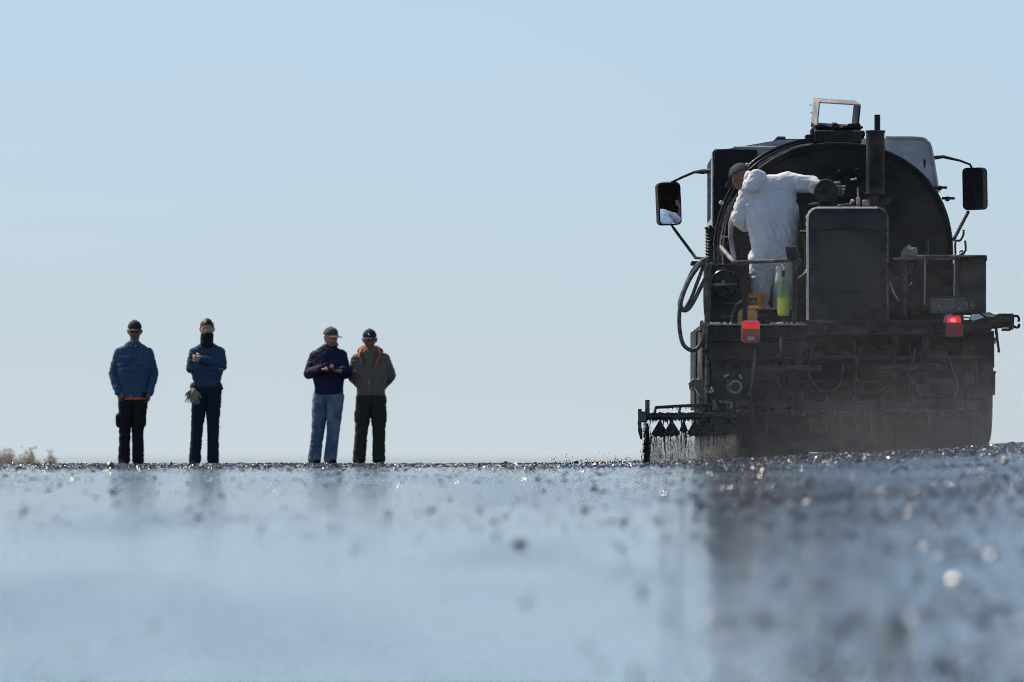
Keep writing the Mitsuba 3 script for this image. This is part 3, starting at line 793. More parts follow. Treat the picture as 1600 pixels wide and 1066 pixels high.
part('latch', several(R(1259, 1263, 348, 352, .2, .3), R(1259, 1263, 336, 340, .2, .3), R(1250, 1263, 360, 362, .3, .34)), 'm_steel', engine)
ex = part('exhaust_stack', join(lathe([(0, 0), (PX(14), 0), (PX(14.8), .01), (PX(14.6), PX(97)), (PX(15.6), PX(98)), (PX(15.6), PX(101)), (PX(4.5), PX(101)), (0, PX(101))], W(1368, 304, .6), 'z', 28)), 'm_dusty')
part('tail_pipe', lathe([(PX(4.7), 0), (PX(4.7), PX(24)), (PX(3.9), PX(24)), (PX(3.9), 0)], W(1371, 203, .6), 'z', 18), 'm_black', ex)
part('neck', join(lathe([(PX(9), 0), (PX(8), PX(20))], W(1365, 325, .6), 'z', 18), rod(W(1368, 324, .58), W(1391, 311, .62), .035), rod(W(1372, 327, .58), W(1386, 323, .6), .02), R(1352, 1360, 300, 304, .55, .65)), 'm_dusty', ex)
fl = part('air_filter', join(lathe([(PX(17), -.12), (PX(19), -.02), (PX(19.4), .0), (PX(19.4), .03), (PX(18.4), .045), (PX(15), .048), (PX(14), .04), (PX(5), .04), (PX(4), .05), (0, .05)], W(1290.5, 299, .42), 'y', 40)), 'm_engine')
part('bracket', several(R(1282, 1306, 312, 327, .4, .55, .012), R(1279, 1286, 305, 326, .42, .5)), 'm_dusty', fl)
part('wing_nut', bolt(1290, 298, .37, .012), 'm_black', fl)
part('lever', join(rod(W(1341, 323, .4), W(1340.5, 292, .4), .008), R(1338, 1344, 308, 322, .38, .44), R(1348, 1356, 312, 322, .4, .5, .01)), 'm_steel', engine)
part('filler_cap', join(lathe([(0, .05), (.03, .045), (.045, .02), (.045, 0)], W(1333, 323, .45), 'z', 20), R(1319, 1345, 321, 324, .35, .6)), 'm_black', engine)
part('knob', moved(trimesh.creation.icosphere(subdivisions=2, radius=.017), None, W(1332, 314, .42)), 'm_white', engine, True)
for (a, b, c) in ((1264, 1278, 319), (1330, 1338, 281), (1308, 1324, 321)):
    part('tube', pipe([(a, c, 1.0), ((a + b) / 2, c - .5, .98), (b, c - 2, 1.0)], .010), 'm_steel', tank)
part('wire', pipe([(1390, 442, .2), (1396, 456, .15), (1404, 470, .2)], .008), 'm_steel', engine)
part('wire', pipe([(1261, 420, .2), (1256, 428, .15), (1248, 434, .2)], .006), 'm_steel', engine)

# rear deck: rails, posts, cabinets ------------------------------------------------------------------
deck = part('rear_deck', several(R(1108, 1545, 556, 562, .1, 1.1), R(1250, 1545, 500, 506, .06, 1.1)), 'm_dusty')
rl = part('hand_rail', several(rod(W(1144, 410.5, .1), W(1252, 406.5, .1), PX(3.1), 14), rod(W(1126, 386, .5), W(1147, 410, .12), PX(3.4), 14)), 'm_rail')
part('post', R(1160, 1168, 411, 508, .08, .13), 'm_black', rl)
part('post', R(1238, 1246, 408, 508, .08, .13), 'm_engine', rl)
part('lamp_box', plate([(W(a, 0, .0)[0], W(0, b, .0)[2]) for a, b in ((1230, 404), (1248, 404), (1244, 386), (1227, 386))], D0 - .04, D0 + .12), 'm_engine', rl)
part('cap_strip', R(1226.5, 1244.5, 384.6, 386.2, -.045, .125, .001), 'm_sheet_grey', rl)
rr = part('hand_rail', several(R(1396, 1500, 402, 406, .1, .16), R(1434, 1541, 398.5, 401, .02, .9)), 'm_rail')
part('post', R(1411, 1417, 406, 502, .08, .13), 'm_engine', rr)
part('post', join(rod(W(1448.5, 402, .12), W(1448.5, 374, .12), PX(2.8)), ), 'm_black_gloss', rr)
part('post', R(1492.5, 1498, 402, 470, .08, .12), 'm_dusty', rr)
part('rod', rod(W(1445.5, 406, .08), W(1444.5, 476, .08), .006, 6), 'm_steel', rr)
part('rod', rod(W(1491.4, 406, .07), W(1491, 464, .07), .007, 6), 'm_steel', rr)
part('hook', several(pipe([(1493, 400, .3), (1493, 378, .3), (1500, 376, .3), (1505, 368, .3), (1506, 359, .3)], .010), pipe([(1499, 399, .35), (1505, 396, .35), (1509, 390, .35), (1508, 376, .35)], .010), pipe([(1499, 395, .35), (1503, 392, .35), (1507, 398, .35)], .007)), 'm_black', rr)
part('side_cabinet', several(R(1500, 1541, 400, 490, .2, 1.0, .015), R(1499, 1542.5, 399, 408, .18, 1.02, .006), R(1420, 1502, 412, 502, .95, 1.05)), 'm_dusty')
part('ring', moved(trimesh.creation.torus(PX(20), .022, major_sections=36, minor_sections=8), rot([1, 0, 0], 90), W(1416, 411, .35)), 'm_black', None, True)
part('wire', pipe([(1421, 446, .1), (1424, 442, .1), (1425.5, 441, .1)], .006), 'm_steel')
cb = part('side_cabinet', several(R(1104, 1166, 414, 508, .35, .95, .012)), 'm_black')
part('cooling_fan', join(lathe([(PX(20), 0), (PX(22), .01), (PX(22.5), .035), (PX(20.5), .05), (PX(19), .03), (PX(19), 0)], W(1132, 443, .35), 'y', 36), *[moved(box((-.012, -.004, .02), (.012, .004, PX(19)), .002), rot([0, 1, 0], a), W(1132, 443, .33)) for a in range(0, 360, 45)]), 'm_black_gloss', cb)
part('bar', join(R(1106, 1152, 442.5, 447, .26, .3, .004), bolt(1130, 441.5, .26, .02)), 'm_rail', cb)
part('shelf', R(1112, 1164, 473.5, 476, .33, .36, .002), 'm_engine', cb)
part('handle', join(pipe([(1128, 496, .32), (1138, 495, .3), (1150, 496, .32)], .008)), 'm_rail', cb)
part('top_sheet', R(1104, 1161, 412.5, 414.5, .34, .9, .002), 'm_rail', cb)
part('intake_bellows', lathe([(.0, 0)] + [(PX(9.6 if i % 2 else 7.6), PX(60) * i / 24) for i in range(25)] + [(0, PX(60))], W(1111, 414, 1.2), 'z', 22), 'm_black', None, 20)
tag(part('strainer', join(*[moved(trimesh.creation.icosphere(subdivisions=1, radius=PX(r)), None, W(a, b, 1.15)) for a, b, r in ((1104, 357, 3), (1110, 354, 2.6), (1116, 358, 3), (1106, 362, 3.4), (1124, 359, 2.6))]), 'm_rubber'), kind='stuff')
part('tool_chest', join(R(1184, 1244, 484.5, 507, .2, .7, .02)), 'm_black')
part('chest_lid', R(1181, 1243, 482, 484.4, .18, .72, .004), 'm_rail')
part('chest_catch', join(R(1192, 1195, 479, 482, .2, .24), pipe([(1196, 482, .2), (1197, 479, .2), (1202, 479, .2), (1203, 482, .2)], .004)), 'm_steel')
# grimy specks of spilt chippings along the lip; its pale steel stands for sunlight
tag(part('deck_lip', join(R(1106, 1260, 506.2, 508.4, -.02, .1, .002), *[moved(trimesh.creation.icosphere(subdivisions=0, radius=rng.uniform(.008, .018)), None, W(rng.uniform(1108, 1250), 505.5, rng.uniform(0, .08))) for _ in range(40)]), 'm_steel'), kind='stuff')

# hydraulic lines curving round the tank top
part('hose_line', several(pipe([(1118, 412, .9), (1118, 375, 1.0), (1126, 335, 1.05), (1145, 290, 1.1), (1172, 258, 1.15), (1205, 236, 1.2), (1240, 223, 1.25), (1272, 218, 1.3)], .017, 8), pipe([(1125, 412, .85), (1122, 376, .95), (1130, 337, 1.0), (1149, 293, 1.05), (1176, 261, 1.1), (1208, 240, 1.15), (1243, 226, 1.2), (1275, 221, 1.25)], .010, 8)), 'm_black_gloss', None, True)
part('pale_pipe', several(pipe([(1146, 330, .95), (1141, 350, .92), (1141, 375, .9), (1147, 406, .88)], .016), pipe([(1150, 335, .97), (1145, 352, .94), (1144, 375, .92), (1149, 406, .9)], .012), R(1128, 1141, 369, 371, .9, .94)), 'm_steel', None, True)
for a, b in ((1127, 317), (1168, 258)):
    part('hose_clip', moved(trimesh.creation.icosphere(subdivisions=1, radius=.022), None, W(a, b, 1.0)), 'm_steel')

# rear beam and what hangs under it ------------------------------------------------------------------
beam = part('rear_beam', several(R(1105, 1262, 509, 531, .0, .12, .008)), 'm_black')
part('rear_beam', several(R(1245, 1548, 503, 524, -.01, .12, .008), R(1262, 1440, 500.5, 504, .0, .16, .006)), 'm_dusty')
part('beam_flange', join(R(1110, 1262, 529, 533, -.03, .1, .004)), 'm_black_gloss', beam)
for px, py in ((1120, 518), (1136, 520), (1222, 518), (1232, 524), (1290, 513), (1310, 514), (1340, 512), (1366, 515), (1392, 512), (1420, 511), (1452, 513), (1461, 509), (1475, 522)):
    part('bolt', bolt(px, py, -.012 if px > 1262 else 0, .017), 'm_dusty', beam)
tag(part('drip_row', join(*[moved(trimesh.creation.icosphere(subdivisions=1, radius=.009), None, W(1219.5 + (i % 2) * .7, 529 + i * 3.4, -.035)) for i in range(7)]), 'm_steel', beam), kind='stuff')
part('gusset', plate([(W(a, 0, .05)[0], W(0, b, .05)[2]) for a, b in ((1108, 533), (1268, 533), (1262, 552), (1190, 556), (1130, 562), (1112, 575))], D0 + .05, D0 + .09), 'm_black')
for (a, b) in ((1247, 1259), (1393, 1405), (1440, 1452)):
    part('hanger', join(R(a, b, 524, 545, .02, .1), moved(R(a - 3, b - 4, 545, 570, .02, .09), None)), 'm_engine')
part('chassis_rail', several(R(1222, 1240, 540, 600, .3, 6.5), R(1388, 1406, 540, 600, .3, 6.5)), 'm_black')
part('cross_pipe', several(rod(W(1183, 577, .0), W(1284, 577, .0), PX(5.6), 16), rod(W(1366, 576, .0), W(1468, 574, .0), PX(5.6), 16)), 'm_dusty')
part('cross_pipe', several(rod(W(1186, 596, .2), W(1470, 594, .2), PX(3), 10)), 'm_black')
for px in (1207, 1228, 1332, 1418, 1448):
    part('upright', R(px, px + 6, 533, 640, .14, .2), 'm_black')
part('diagonal_stay', several(rod(W(1228, 533, .2), W(1275, 560, .2), .012), rod(W(1290, 527, .2), W(1256, 558, .2), .010), rod(W(1345, 529, .2), W(1378, 552, .2), .010)), 'm_engine')
part('valve_box', several(R(1262, 1330, 549, 566, .25, .5, .012), R(1344, 1400, 552, 590, .25, .5, .012), R(1424, 1480, 548, 566, .2, .5, .012), R(1432, 1490, 592, 618, .12, .5, .012)), 'm_dusty')
for px in (1216, 1250):
    part('bracket', several(R(px, px + 5, 606, 626, .1, .2), rod(W(px + 2, 600, .12), W(px - 4, 624, .12), .018)), 'm_dusty' if px == 1250 else 'm_black')
pump = part('pump', join(lathe([(0, .1), (PX(12), .09), (PX(13), .05), (PX(13), -.15), (0, -.15)], W(1148, 604, .0), 'y', 26), lathe([(0, PX(20)), (PX(4), PX(20)), (PX(4), PX(14)), (PX(6.5), PX(12)), (PX(9), 0)], W(1145, 598, .0), 'z', 18), rod(W(1132, 590, -.02), W(1158, 588, -.02), PX(2.4))), 'm_black')
part('flange', moved(trimesh.creation.torus(PX(9), .012, major_sections=26, minor_sections=8), rot([1, 0, 0], 90), W(1149, 605, -.09)), 'm_rail', pump, True)
tag(part('fitting', join(*[moved(trimesh.creation.icosphere(subdivisions=1, radius=PX(2.2)), None, W(a, b, -.06)) for a, b in ((1133, 588), (1137, 586), (1156, 587), (1158, 591), (1112, 607), (1110, 613), (1114, 611))]), 'm_steel', pump), kind='stuff')
# left flank
part('flank_panel', join(R(1097, 1106, 505, 636, .5, 5.4, .01)), 'm_dusty')
part('flank_tube', several(pipe([(1103, 404, .25), (1102, 470, .22), (1105, 520, .2), (1104, 632, .2)], .019), pipe([(1108, 410, .3), (1109, 505, .28), (1106, 560, .28)], .012)), 'm_hose', None, True)
part('clamp', several(R(1100, 1109, 551, 555, .12, .3), R(1097, 1104, 545, 549, .12, .3)), 'm_black')
sl_ = part('side_lamp', plate(rounded(W(1093.5, 0, .6)[0], W(1099.5, 0, .6)[0], W(0, 520, .6)[2], W(0, 501, .6)[2], .015), D0 + .55, D0 + .7), 'm_sheet_grey')
part('lens', plate(rounded(W(1094.2, 0, .5)[0], W(1098.8, 0, .5)[0], W(0, 529, .5)[2], W(0, 521.5, .5)[2], .012), D0 + .56, D0 + .66), 'm_lens_dim', sl_)
part('catch_tray', join(plate([(W(a, 0, .5)[0], W(0, b, .5)[2]) for a, b in ((1076, 599), (1082, 594), (1104, 592), (1106, 618), (1097, 626), (1094, 619), (1085, 606), (1078, 605))], D0 + .45, D0 + .75), *[tube([W(a, b, .5), W(a + .3, b + c, .5)], [.012, .004], 6) for a, b, c in ((1078, 603, 7), (1083, 606, 6), (1095, 618, 13), (1097, 622, 6), (1090, 611, 4))]), 'm_tar')
tag(part('tray_grit', join(*[moved(trimesh.creation.icosphere(subdivisions=0, radius=rng.uniform(.007, .016)), None, W(rng.uniform(1082, 1104), rng.uniform(592, 595.5), rng.uniform(.45, .7))) for _ in range(45)]), 'm_steel'), kind='stuff')
part('tray_rod', join(rod(W(1088.5, 519, .55), W(1087.5, 595, .55), PX(1.5), 8), rod(W(1088.5, 519, .55), W(1098, 516, .55), PX(1.4), 8)), 'm_black')
# right flank
part('flank_panel', join(plate([(W(a, 0, .3)[0], W(0, b, .3)[2]) for a, b in ((1500, 505), (1548, 505), (1552, 580), (1555, 580), (1555, 617), (1550, 617), (1548, 622), (1510, 622))], D0 + .3, D0 + .9)), 'm_dusty')
part('edge_strip', several(R(1548, 1553.5, 517, 575, .5, .9), R(1551, 1556, 528, 537, .5, .7), R(1553, 1556.5, 580, 584, .5, .7)), 'm_dusty')


def tyre(name, px, wpx, Y, rpx, cy):
    """A truck tyre with its tread grooves, the rim and hub inside."""
    c = W(px, cy, Y)
    r, w = PX(rpx, Y), PX(wpx, Y) / 2
    key = part(name, join(lathe([(r * .55, -w), (r * .85, -w * 1.03), (r * .97, -w * .9), (r, -w * .7), (r, -w * .40), (r * .97, -w * .36), (r, -w * .32), (r, -w * .04), (r * .97, 0), (r, w * .04), (r, w * .32), (r * .97, w * .36), (r, w * .40), (r, w * .7), (r * .97, w * .9), (r * .85, w * 1.03), (r * .55, w)], c, 'x', 48)), 'm_rubber', None, 25)
    part('rim', lathe([(r * .56, -w * .9), (r * .5, -w * .5), (r * .2, -w * .3), (r * .2, w * .3), (r * .5, w * .5), (r * .56, w * .9)], c, 'x', 32), 'm_dusty', key)
    return key


ty_ = lambda x, Y: EYE_LINE - (float(ground(x, D0 + Y)) - EYE) * F / (D0 + Y)
for px, Y in ((1112, 1.4), (1168, 1.4), (1464, 1.4), (1521, 1.4), (1150, 6.3), (1433, 6.3)):
    rp = .52 * F / (D0 + Y)
    tyre('wheel', px, 50 if Y < 3 else 46, Y, rp, ty_(W(px, 0, Y)[0], Y) - rp + 2)
part('axle', several(rod(W(1120, 640, 1.4), W(1510, 634, 1.4), .09, 14), moved(trimesh.creation.icosphere(subdivisions=3, radius=.25), None, W(1318, 634, 1.4))), 'm_black')
part('axle', rod(W(1150, 640, 6.3), W(1433, 636, 6.3), .08, 14), 'm_black')
part('shade_sheet', several(R(1112, 1264, 560, 712, .55, .57), R(1260, 1402, 566, 707, .62, .64), R(1398, 1538, 520, 702, .55, .57)), 'm_rubber')  # added dark sheets standing in for the shade under the chassis
part('shade_backing', several(R(1110, 1150, 560, 640, .6, .62), R(1160, 1480, 520, 690, 5.0, 5.05)), 'm_black')  # dark backing added so gaps behind the axle look shaded

# spray bar ------------------------------------------------------------------
sb = part('spray_bar', several(R(1150, 1545, 626, 637, -.12, .02, .012), rod(W(1150, 645, -.1), W(1545, 640, -.1), PX(4.2), 12)), 'm_dusty')
part('wing_bar', several(rod(W(1003, 651, -.12), W(1152, 650, -.12), PX(5.4), 14), R(1006, 1152, 645.5, 648, -.16, -.06, .003)), 'm_tar', sb)
part('wing_rail', join(tube([W(1024, 637, -.12), W(1062, 634.5, -.12), W(1100, 633, -.12), W(1142, 632, -.12)], PX(2.5), 10), *[rod(W(a + 2, 636, -.12), W(a - 1, 648, -.12), PX(2)) for a in (1023, 1061, 1098)]), 'm_tar', sb)
part('end_plate', join(R(998, 1004, 639, 662, -.2, -.02, .006), R(1002, 1010, 643, 660, -.19, -.04), R(996.5, 1000, 658, 664, -.18, -.04)), 'm_tar', sb)
part('end_handle', rod(W(1011.5, 648, -.1), W(1011.5, 625, -.1), PX(3.7), 14), 'm_tar', sb)
part('hanging_strap', tube([W(1000, 662, -.1), W(1001, 674, -.1), W(1003.5, 687, -.1)], [.016, .018, .008], 8), 'm_tar', sb)
part('hinge', several(R(1114, 1122, 624, 642, -.2, -.04, .01), R(1124, 1142, 625, 632, -.22, -.08, .01), rod(W(1136, 630, -.15), W(1142, 643, -.15), PX(2)), R(1136, 1145, 639, 643, -.2, -.1)), 'm_tar', sb)
part('sprung_link', pipe([(1140, 627, -.2), (1143, 632, -.2), (1142, 638, -.2)], PX(1.2)), 'm_steel', sb)
tag(part('tar_drips', join(*[tube([W(x, 654.5, -.12 + rng.uniform(-.04, .04)), W(x + rng.uniform(-.4, .4), 656 + rng.exponential(3.0), -.12)], [.010, .003], 5) for x in np.linspace(1006, 1150, 62) + rng.uniform(-1, 1, 62)] + [tube([W(x, 635, -.12), W(x, 637 + rng.exponential(1.2), -.12)], [.008, .003], 5) for x in np.linspace(1030, 1110, 24)]), 'm_tar', sb), kind='stuff')
tag(part('wet_highlights', join(*[moved(trimesh.creation.icosphere(subdivisions=1, radius=rng.uniform(.006, .012)), None, W(rng.uniform(1012, 1150), rng.uniform(645, 647), -.17)) for _ in range(46)]), 'm_tar', sb), kind='stuff')
NOZ = (1031, 1049.5, 1068, 1085.5, 1105, 1122)
for px in NOZ + tuple(range(1160, 1540, 24)):
    yy = 650 if px < 1150 else 646
    part('nozzle', join(lathe([(PX(2.2), 0), (PX(2.6), PX(3)), (PX(2.6), PX(6)), (PX(1.2), PX(9.5)), (0, PX(9.5))], W(px, yy + 4, -.12) * 1.0, 'z', 10).apply_transform(np.diag([1, 1, 1, 1.0]))), 'm_tar', sb)
# folded right wing of the bar
rw = part('folded_wing', join(tube([W(1545, 503, .1), W(1570, 502, .1), W(1584, 503, .1)], [PX(12), PX(10.5), PX(10)], 14), R(1504, 1550, 500, 517, .05, .3, .012), R(1578, 1584, 493, 515, .04, .2)), 'm_dusty')
part('warning_plate', plate([(W(a, 0, .02)[0], W(0, b, .02)[2]) for a, b in ((1516, 497), (1519, 491), (1530, 491), (1537, 496), (1522, 501), (1517, 500.5))], D0 + .0, D0 + .03), 'm_white', rw)
part('warning_plate', plate([(W(a, 0, .02)[0], W(0, b, .02)[2]) for a, b in ((1533, 490), (1544, 489.5), (1556, 494), (1551, 496), (1542, 495))], D0 + .0, D0 + .03), 'm_sheet_grey', rw)
part('plate_back', plate([(W(a, 0, .05)[0], W(0, b, .05)[2]) for a, b in ((1514, 500), (1518, 490), (1546, 488), (1560, 495), (1545, 503), (1520, 504))], D0 + .035, D0 + .07), 'm_black', rw)
part('end_hook', join(pipe([(1583, 494, .1), (1590, 494.5, .1), (1592, 499, .1), (1591, 503, .1)], .012), pipe([(1583, 510, .1), (1589, 512, .1), (1592, 510, .1), (1592, 506, .1)], .012), R(1560, 1584, 490, 493, .05, .2), R(1566, 1580, 513, 517, .05, .2)), 'm_black', rw)
part('hanging_rod', tube([W(1556, 512, .1), W(1558, 530, .1), W(1560.5, 547, .1), W(1560.5, 551, .1)], [PX(2.6), PX(2.3), PX(2), PX(2.6)], 10), 'm_black', rw)
part('hose_end', pipe([(1506, 496, .0), (1512, 496.5, -.02), (1517, 497, .0)], .008), 'm_steel', rw)

# hoses, straps and added tar glints in the dark under the beam
for pts, r in (([(1270, 545, .1), (1262, 580, .05), (1280, 610, .05), (1310, 604, .08), (1318, 570, .1)], .016), ([(1345, 540, .1), (1338, 590, .04), (1362, 616, .03), (1392, 598, .06), (1400, 560, .1)], .014),
               ([(1180, 545, .0), (1176, 590, -.02), (1168, 620, -.05)], .017), ([(1212, 590, .0), (1224, 612, -.03), (1246, 616, -.03), (1262, 600, .0)], .013), ([(1430, 545, .05), (1422, 585, .0), (1438, 622, -.04)], .016), ([(1482, 560, .05), (1496, 600, .0), (1490, 625, -.05)], .015), ([(1520, 540, .2), (1526, 590, .15), (1520, 628, .0)], .014)):
    part('hose', pipe(pts, r, 9), 'm_tar' if r > .0145 else 'm_rubber', None, True)
for px in range(1172, 1540, 23):
    w_ = rng.uniform(2, 9)
    part('tar_glint', plate([(W(px, 0, .54)[0], W(0, 640, .54)[2]), (W(px + w_, 0, .54)[0], W(0, 640, .54)[2]), (W(px + w_ * .7, 0, .54)[0], W(0, 655 + rng.uniform(0, 35), .54)[2]), (W(px + w_ * .4, 0, .54)[0], W(0, 650 + rng.uniform(0, 20), .54)[2])], D0 + .535, D0 + .551), 'm_tar')  # glossy tar strips added to give glints on the dark sheets
for px in (1172, 1196, 1236, 1290, 1334, 1376, 1424, 1466, 1508):
    part('bar_clamp', join(R(px, px + 6, 622, 650, -.15, .03, .006), rod(W(px + 3, 618, -.1), W(px + 3, 624, -.1), .014)), 'm_dusty', sb)
# tail lamps and number plate ------------------------------------------------------------------
def glow(mesh, power, color, parent, name='lens'):
    k = part(name, mesh, 'm_lens_red', parent)
    scene[k]['emitter'] = {'type': 'area', 'radiance': {'type': 'rgb', 'value': [c * power for c in color]}}


def lens(x0, x1, y0, y1, Y, r, corners):
    return plate(rounded(W(x0, 0, Y)[0], W(x1, 0, Y)[0], W(0, y1, Y)[2], W(0, y0, Y)[2], r, 5, corners), D0 + Y, D0 + Y + .04)


tl = part('tail_lamp', lens(1158.6, 1187.4, 500.6, 535.2, -.12, .03, (1, 1, 1, 1)), 'm_sheet_grey')
glow(lens(1160, 1186.5, 502, 514, -.14, .022, (0, 0, 1, 1)), .14, (1, .03, .035), tl)
for i in range(7):
    part('lens_rib', lens(1162 + i * 3.4, 1163 + i * 3.4, 503.5, 533, -.1425, .002, (0, 0, 0, 0)), 'm_lens_red', tl)
part('lens', lens(1160, 1186.5, 514.2, 523.5, -.14, .002, (0, 0, 0, 0)), 'm_lens_amber', tl)
part('lens', lens(1160, 1186.5, 523.7, 534.6, -.14, .024, (1, 1, 0, 0)), 'm_lens_red', tl)
part('lens', lens(1168, 1179, 526, 532, -.145, .006, (1, 1, 1, 1)), 'm_lens_clear', tl)
t2 = part('tail_lamp', lens(1474.6, 1506, 491, 527, -.10, .03, (1, 1, 1, 1)), 'm_engine')
glow(lens(1479, 1501.5, 493.5, 505, -.12, .03, (0, 0, 1, 1)), .12, (1, .03, .04), t2)
part('bulb', moved(trimesh.creation.icosphere(subdivisions=2), np.diag([PX(5), .02, PX(3)]), W(1489, 500.5, -.12)), 'm_lens_red', t2, True)
scene[f'{t2}__bulb']['emitter'] = {'type': 'area', 'radiance': {'type': 'rgb', 'value': [.5, .06, .06]}}
part('lens', lens(1478, 1505, 505.5, 526, -.12, .02, (1, 1, 0, 0)), 'm_lens_dim', t2)
part('lamp_rim', tube([W(1475.5, 504, -.125), W(1476, 498, -.125), W(1480, 493, -.125), W(1488, 492, -.125)], .008, 8, True), 'm_steel', t2)
pk = part('number_plate', plate([(W(a, 0, -.02)[0], W(0, b, -.02)[2]) for a, b in ((1454, 490), (1508, 488), (1508, 465), (1453, 466))], D0 - .02, D0 - .014), 'm_plate')
Rt = rot([0, 1, 0], -1.5) @ rot([1, 0, 0], 90)
part('lettering', moved(meshkit.text_mesh('EGU·219', PX(12.5), .004, True), Rt @ np.diag([.93, 1, 1]), W(1456.5, 485.3, -.021)), 'm_plate_letter', pk, False)
part('top_print', R(1466, 1492, 467, 469.5, -.024, -.019, .001), 'm_plate_letter', pk)
part('plate_holder', join(R(1450, 1512, 462, 465, -.0, .1), R(1476, 1484, 470, 508, .0, .08)), 'm_engine')

# things carried on the truck ------------------------------------------------------------------
h1 = [(1102, 404), (1090, 418), (1076, 440), (1066, 465), (1061.5, 490), (1062, 515), (1067, 537), (1078, 547), (1089, 545), (1098, 531), (1103, 508), (1105, 470), (1103, 420)]
h2 = [(1106, 404), (1093, 415), (1077, 437), (1067, 458), (1062, 474), (1064, 483), (1072, 485), (1081, 476), (1094, 451), (1107, 425), (1111, 411)]
h3 = [(1099, 405), (1084, 420), (1072, 444), (1064, 466), (1067, 484), (1079, 468), (1090, 440), (1098, 418), (1100, 408)]
k = put('hose_coil', join(*[tube([W(a, b, .22 + .05 * i + .03 * math.sin(j * .9)) for j, (a, b) in enumerate(h)], PX(3.3 if i < 2 else 2.8), 12, True) for i, h in enumerate((h1, h2, h3))]), 'm_hose', None, True)
tag(k, 'dark rubber hose hanging in loops beside the left mirror arm of the truck', 'hose')
gz = W(1180, 507, .40)
gas = thing('gas_cylinder', 'orange gas cylinder with a ring collar standing at the worker’s feet', 'gas cylinder')
gr = PX(29.5)
put('body', lathe([(0, -.10), (gr, -.10), (gr, PX(14)), (gr * .96, PX(19)), (gr * .82, PX(24)), (gr * .5, PX(26.5)), (0, PX(27))], gz, 'z', 40), 'm_gas', gas, True)
cg = trimesh.creation.annulus(PX(13.6), PX(15), PX(23), sections=36)
cut = to_man(moved(cg, None, gz + [0, 0, PX(26) + PX(11.5)])) - to_man(box(gz + [-.06, -.3, PX(31)], gz + [.015, -.0, PX(42)], .01))
put('collar', from_man(cut), 'm_gas_collar', gas, 30)
put('valve', join(lathe([(.02, 0), (.02, PX(10)), (.012, PX(12)), (0, PX(12))], gz + [-.02, 0, PX(27)], 'z', 14), rod(gz + [-.05, -.02, PX(34)], gz + [.02, -.02, PX(34)], .014)), 'm_steel', gas, 30)
put('foot_band', R(1167, 1186, 479, 482, .11, .16, .004), 'm_gas', gas, 30)
put('gas_hose', pipe([(1160, 470, .1), (1150, 478, .12), (1143, 495, .14), (1142, 507, .16)], .009), 'm_hose', gas, True)
put('wire_handle', pipe([(1183, 458, .3), (1188, 450, .3), (1193, 441, .3)], .005), 'm_steel', gas, True)
bt = thing('drink_bottle', 'green plastic bottle half full of yellow liquid hanging from the rear rail', 'bottle')
bc = W(1224, 494, -.02)
bp = [(0, 0), (PX(7.5), 0), (PX(9.2), PX(2)), (PX(9.7), PX(8)), (PX(9.3), PX(18)), (PX(9.9), PX(23)), (PX(9.9), PX(35)), (PX(9.4), PX(42)), (PX(7), PX(51)), (PX(3.4), PX(59)), (PX(2.4), PX(61)), (PX(2.4), PX(64))]
put('shell', lathe(bp, bc, 'z', 32), 'm_bottle', bt, True)
put('liquid', lathe([(0, .003)] + [(max(r - .0025, 0), h + (.003 if i < 2 else 0)) for i, (r, h) in enumerate(bp[1:6])] + [(PX(9.6), PX(29)), (0, PX(29))], bc, 'z', 32), 'm_juice', bt, 30)
put('stopper', lathe([(0, PX(10)), (PX(2.4), PX(10)), (PX(3), PX(8)), (PX(3.1), 0), (0, 0)], bc + [0, 0, PX(61)], 'z', 16), 'm_black_gloss', bt, 30)
put('wire', pipe([(1226, 423, .02), (1222, 414, .06), (1216, 416, .1), (1212, 424, .1)], .005), 'm_steel', bt, True)
rg = soften(union([hull((W(1414, 398, .1), .03), (W(1418, 392, .1), .035)), hull((W(1418, 392, .1), .035), (W(1425, 395, .1), .04)), hull((W(1425, 395, .1), .04), (W(1430, 391, .1), .02)), hull((W(1419, 391, .1), .02), (W(1421, 386, .1), .014))]), .01, 3, .010, (30, 30, 30), 5)
k = put('rag', rg, 'm_rag', None, True)
tag(k, 'crumpled grey rag lying on the right handrail beside the engine housing', 'rag')
wr = soften(union([hull((W(1216, 420, .18), .018), (W(1217, 432, .18), .022)), hull((W(1217, 432, .18), .022), (W(1214, 441, .18), .012))]), .008, 3, .006, (40, 40, 40), 8)
k = put('cloth_scrap', wr, 'm_white', None, True)
tag(k, 'scrap of white cloth hanging beside the neck of the green bottle', 'cloth')

# worker on the rear deck ------------------------------------------------------------------
wk = thing('person', 'worker in white hooded coveralls and grey cap leaning over on the back of the truck', 'person')
YW = .75
q = lambda a, b, dy=0.0: W(a, b, YW) + np.array([0, dy, 0])
J = {'neck': q(1187, 290, .02), 'facing': np.array([-.25, .97, 0]), 'shoulder_l': q(1169, 302, .02), 'shoulder_r': q(1230, 283, .02), 'elbow_l': q(1155, 341, .02), 'elbow_r': q(1268, 287, -.02), 'wrist_l': q(1166, 352, .24), 'wrist_r': q(1285, 297, -.10),
     'hip_l': q(1192, 404), 'hip_r': q(1228, 402), 'knee_l': q(1186, 470, .03), 'knee_r': q(1224, 470, .05), 'ankle_l': q(1185, 545, .0), 'ankle_r': q(1222, 545, .02)}
hc = q(1158, 277, .06)
hf = np.array([-.54, .76, -.42])
hs, B = head_solid(hc, hf)
body = [hs, hull((hc + B @ np.array([0, -.03, -.06]), .058), (J['neck'], .06))] + torso_solids(J, -.012)
for s_ in ('_l', '_r'):
    body += arm_solids(J, s_, -.018) + leg_solids(J, s_, -.014)
body.append(hand_solid(J['wrist_r'], (.95, .1, -.05), (-.1, -1, 0), (0, 0, 1), 35, 1.05))
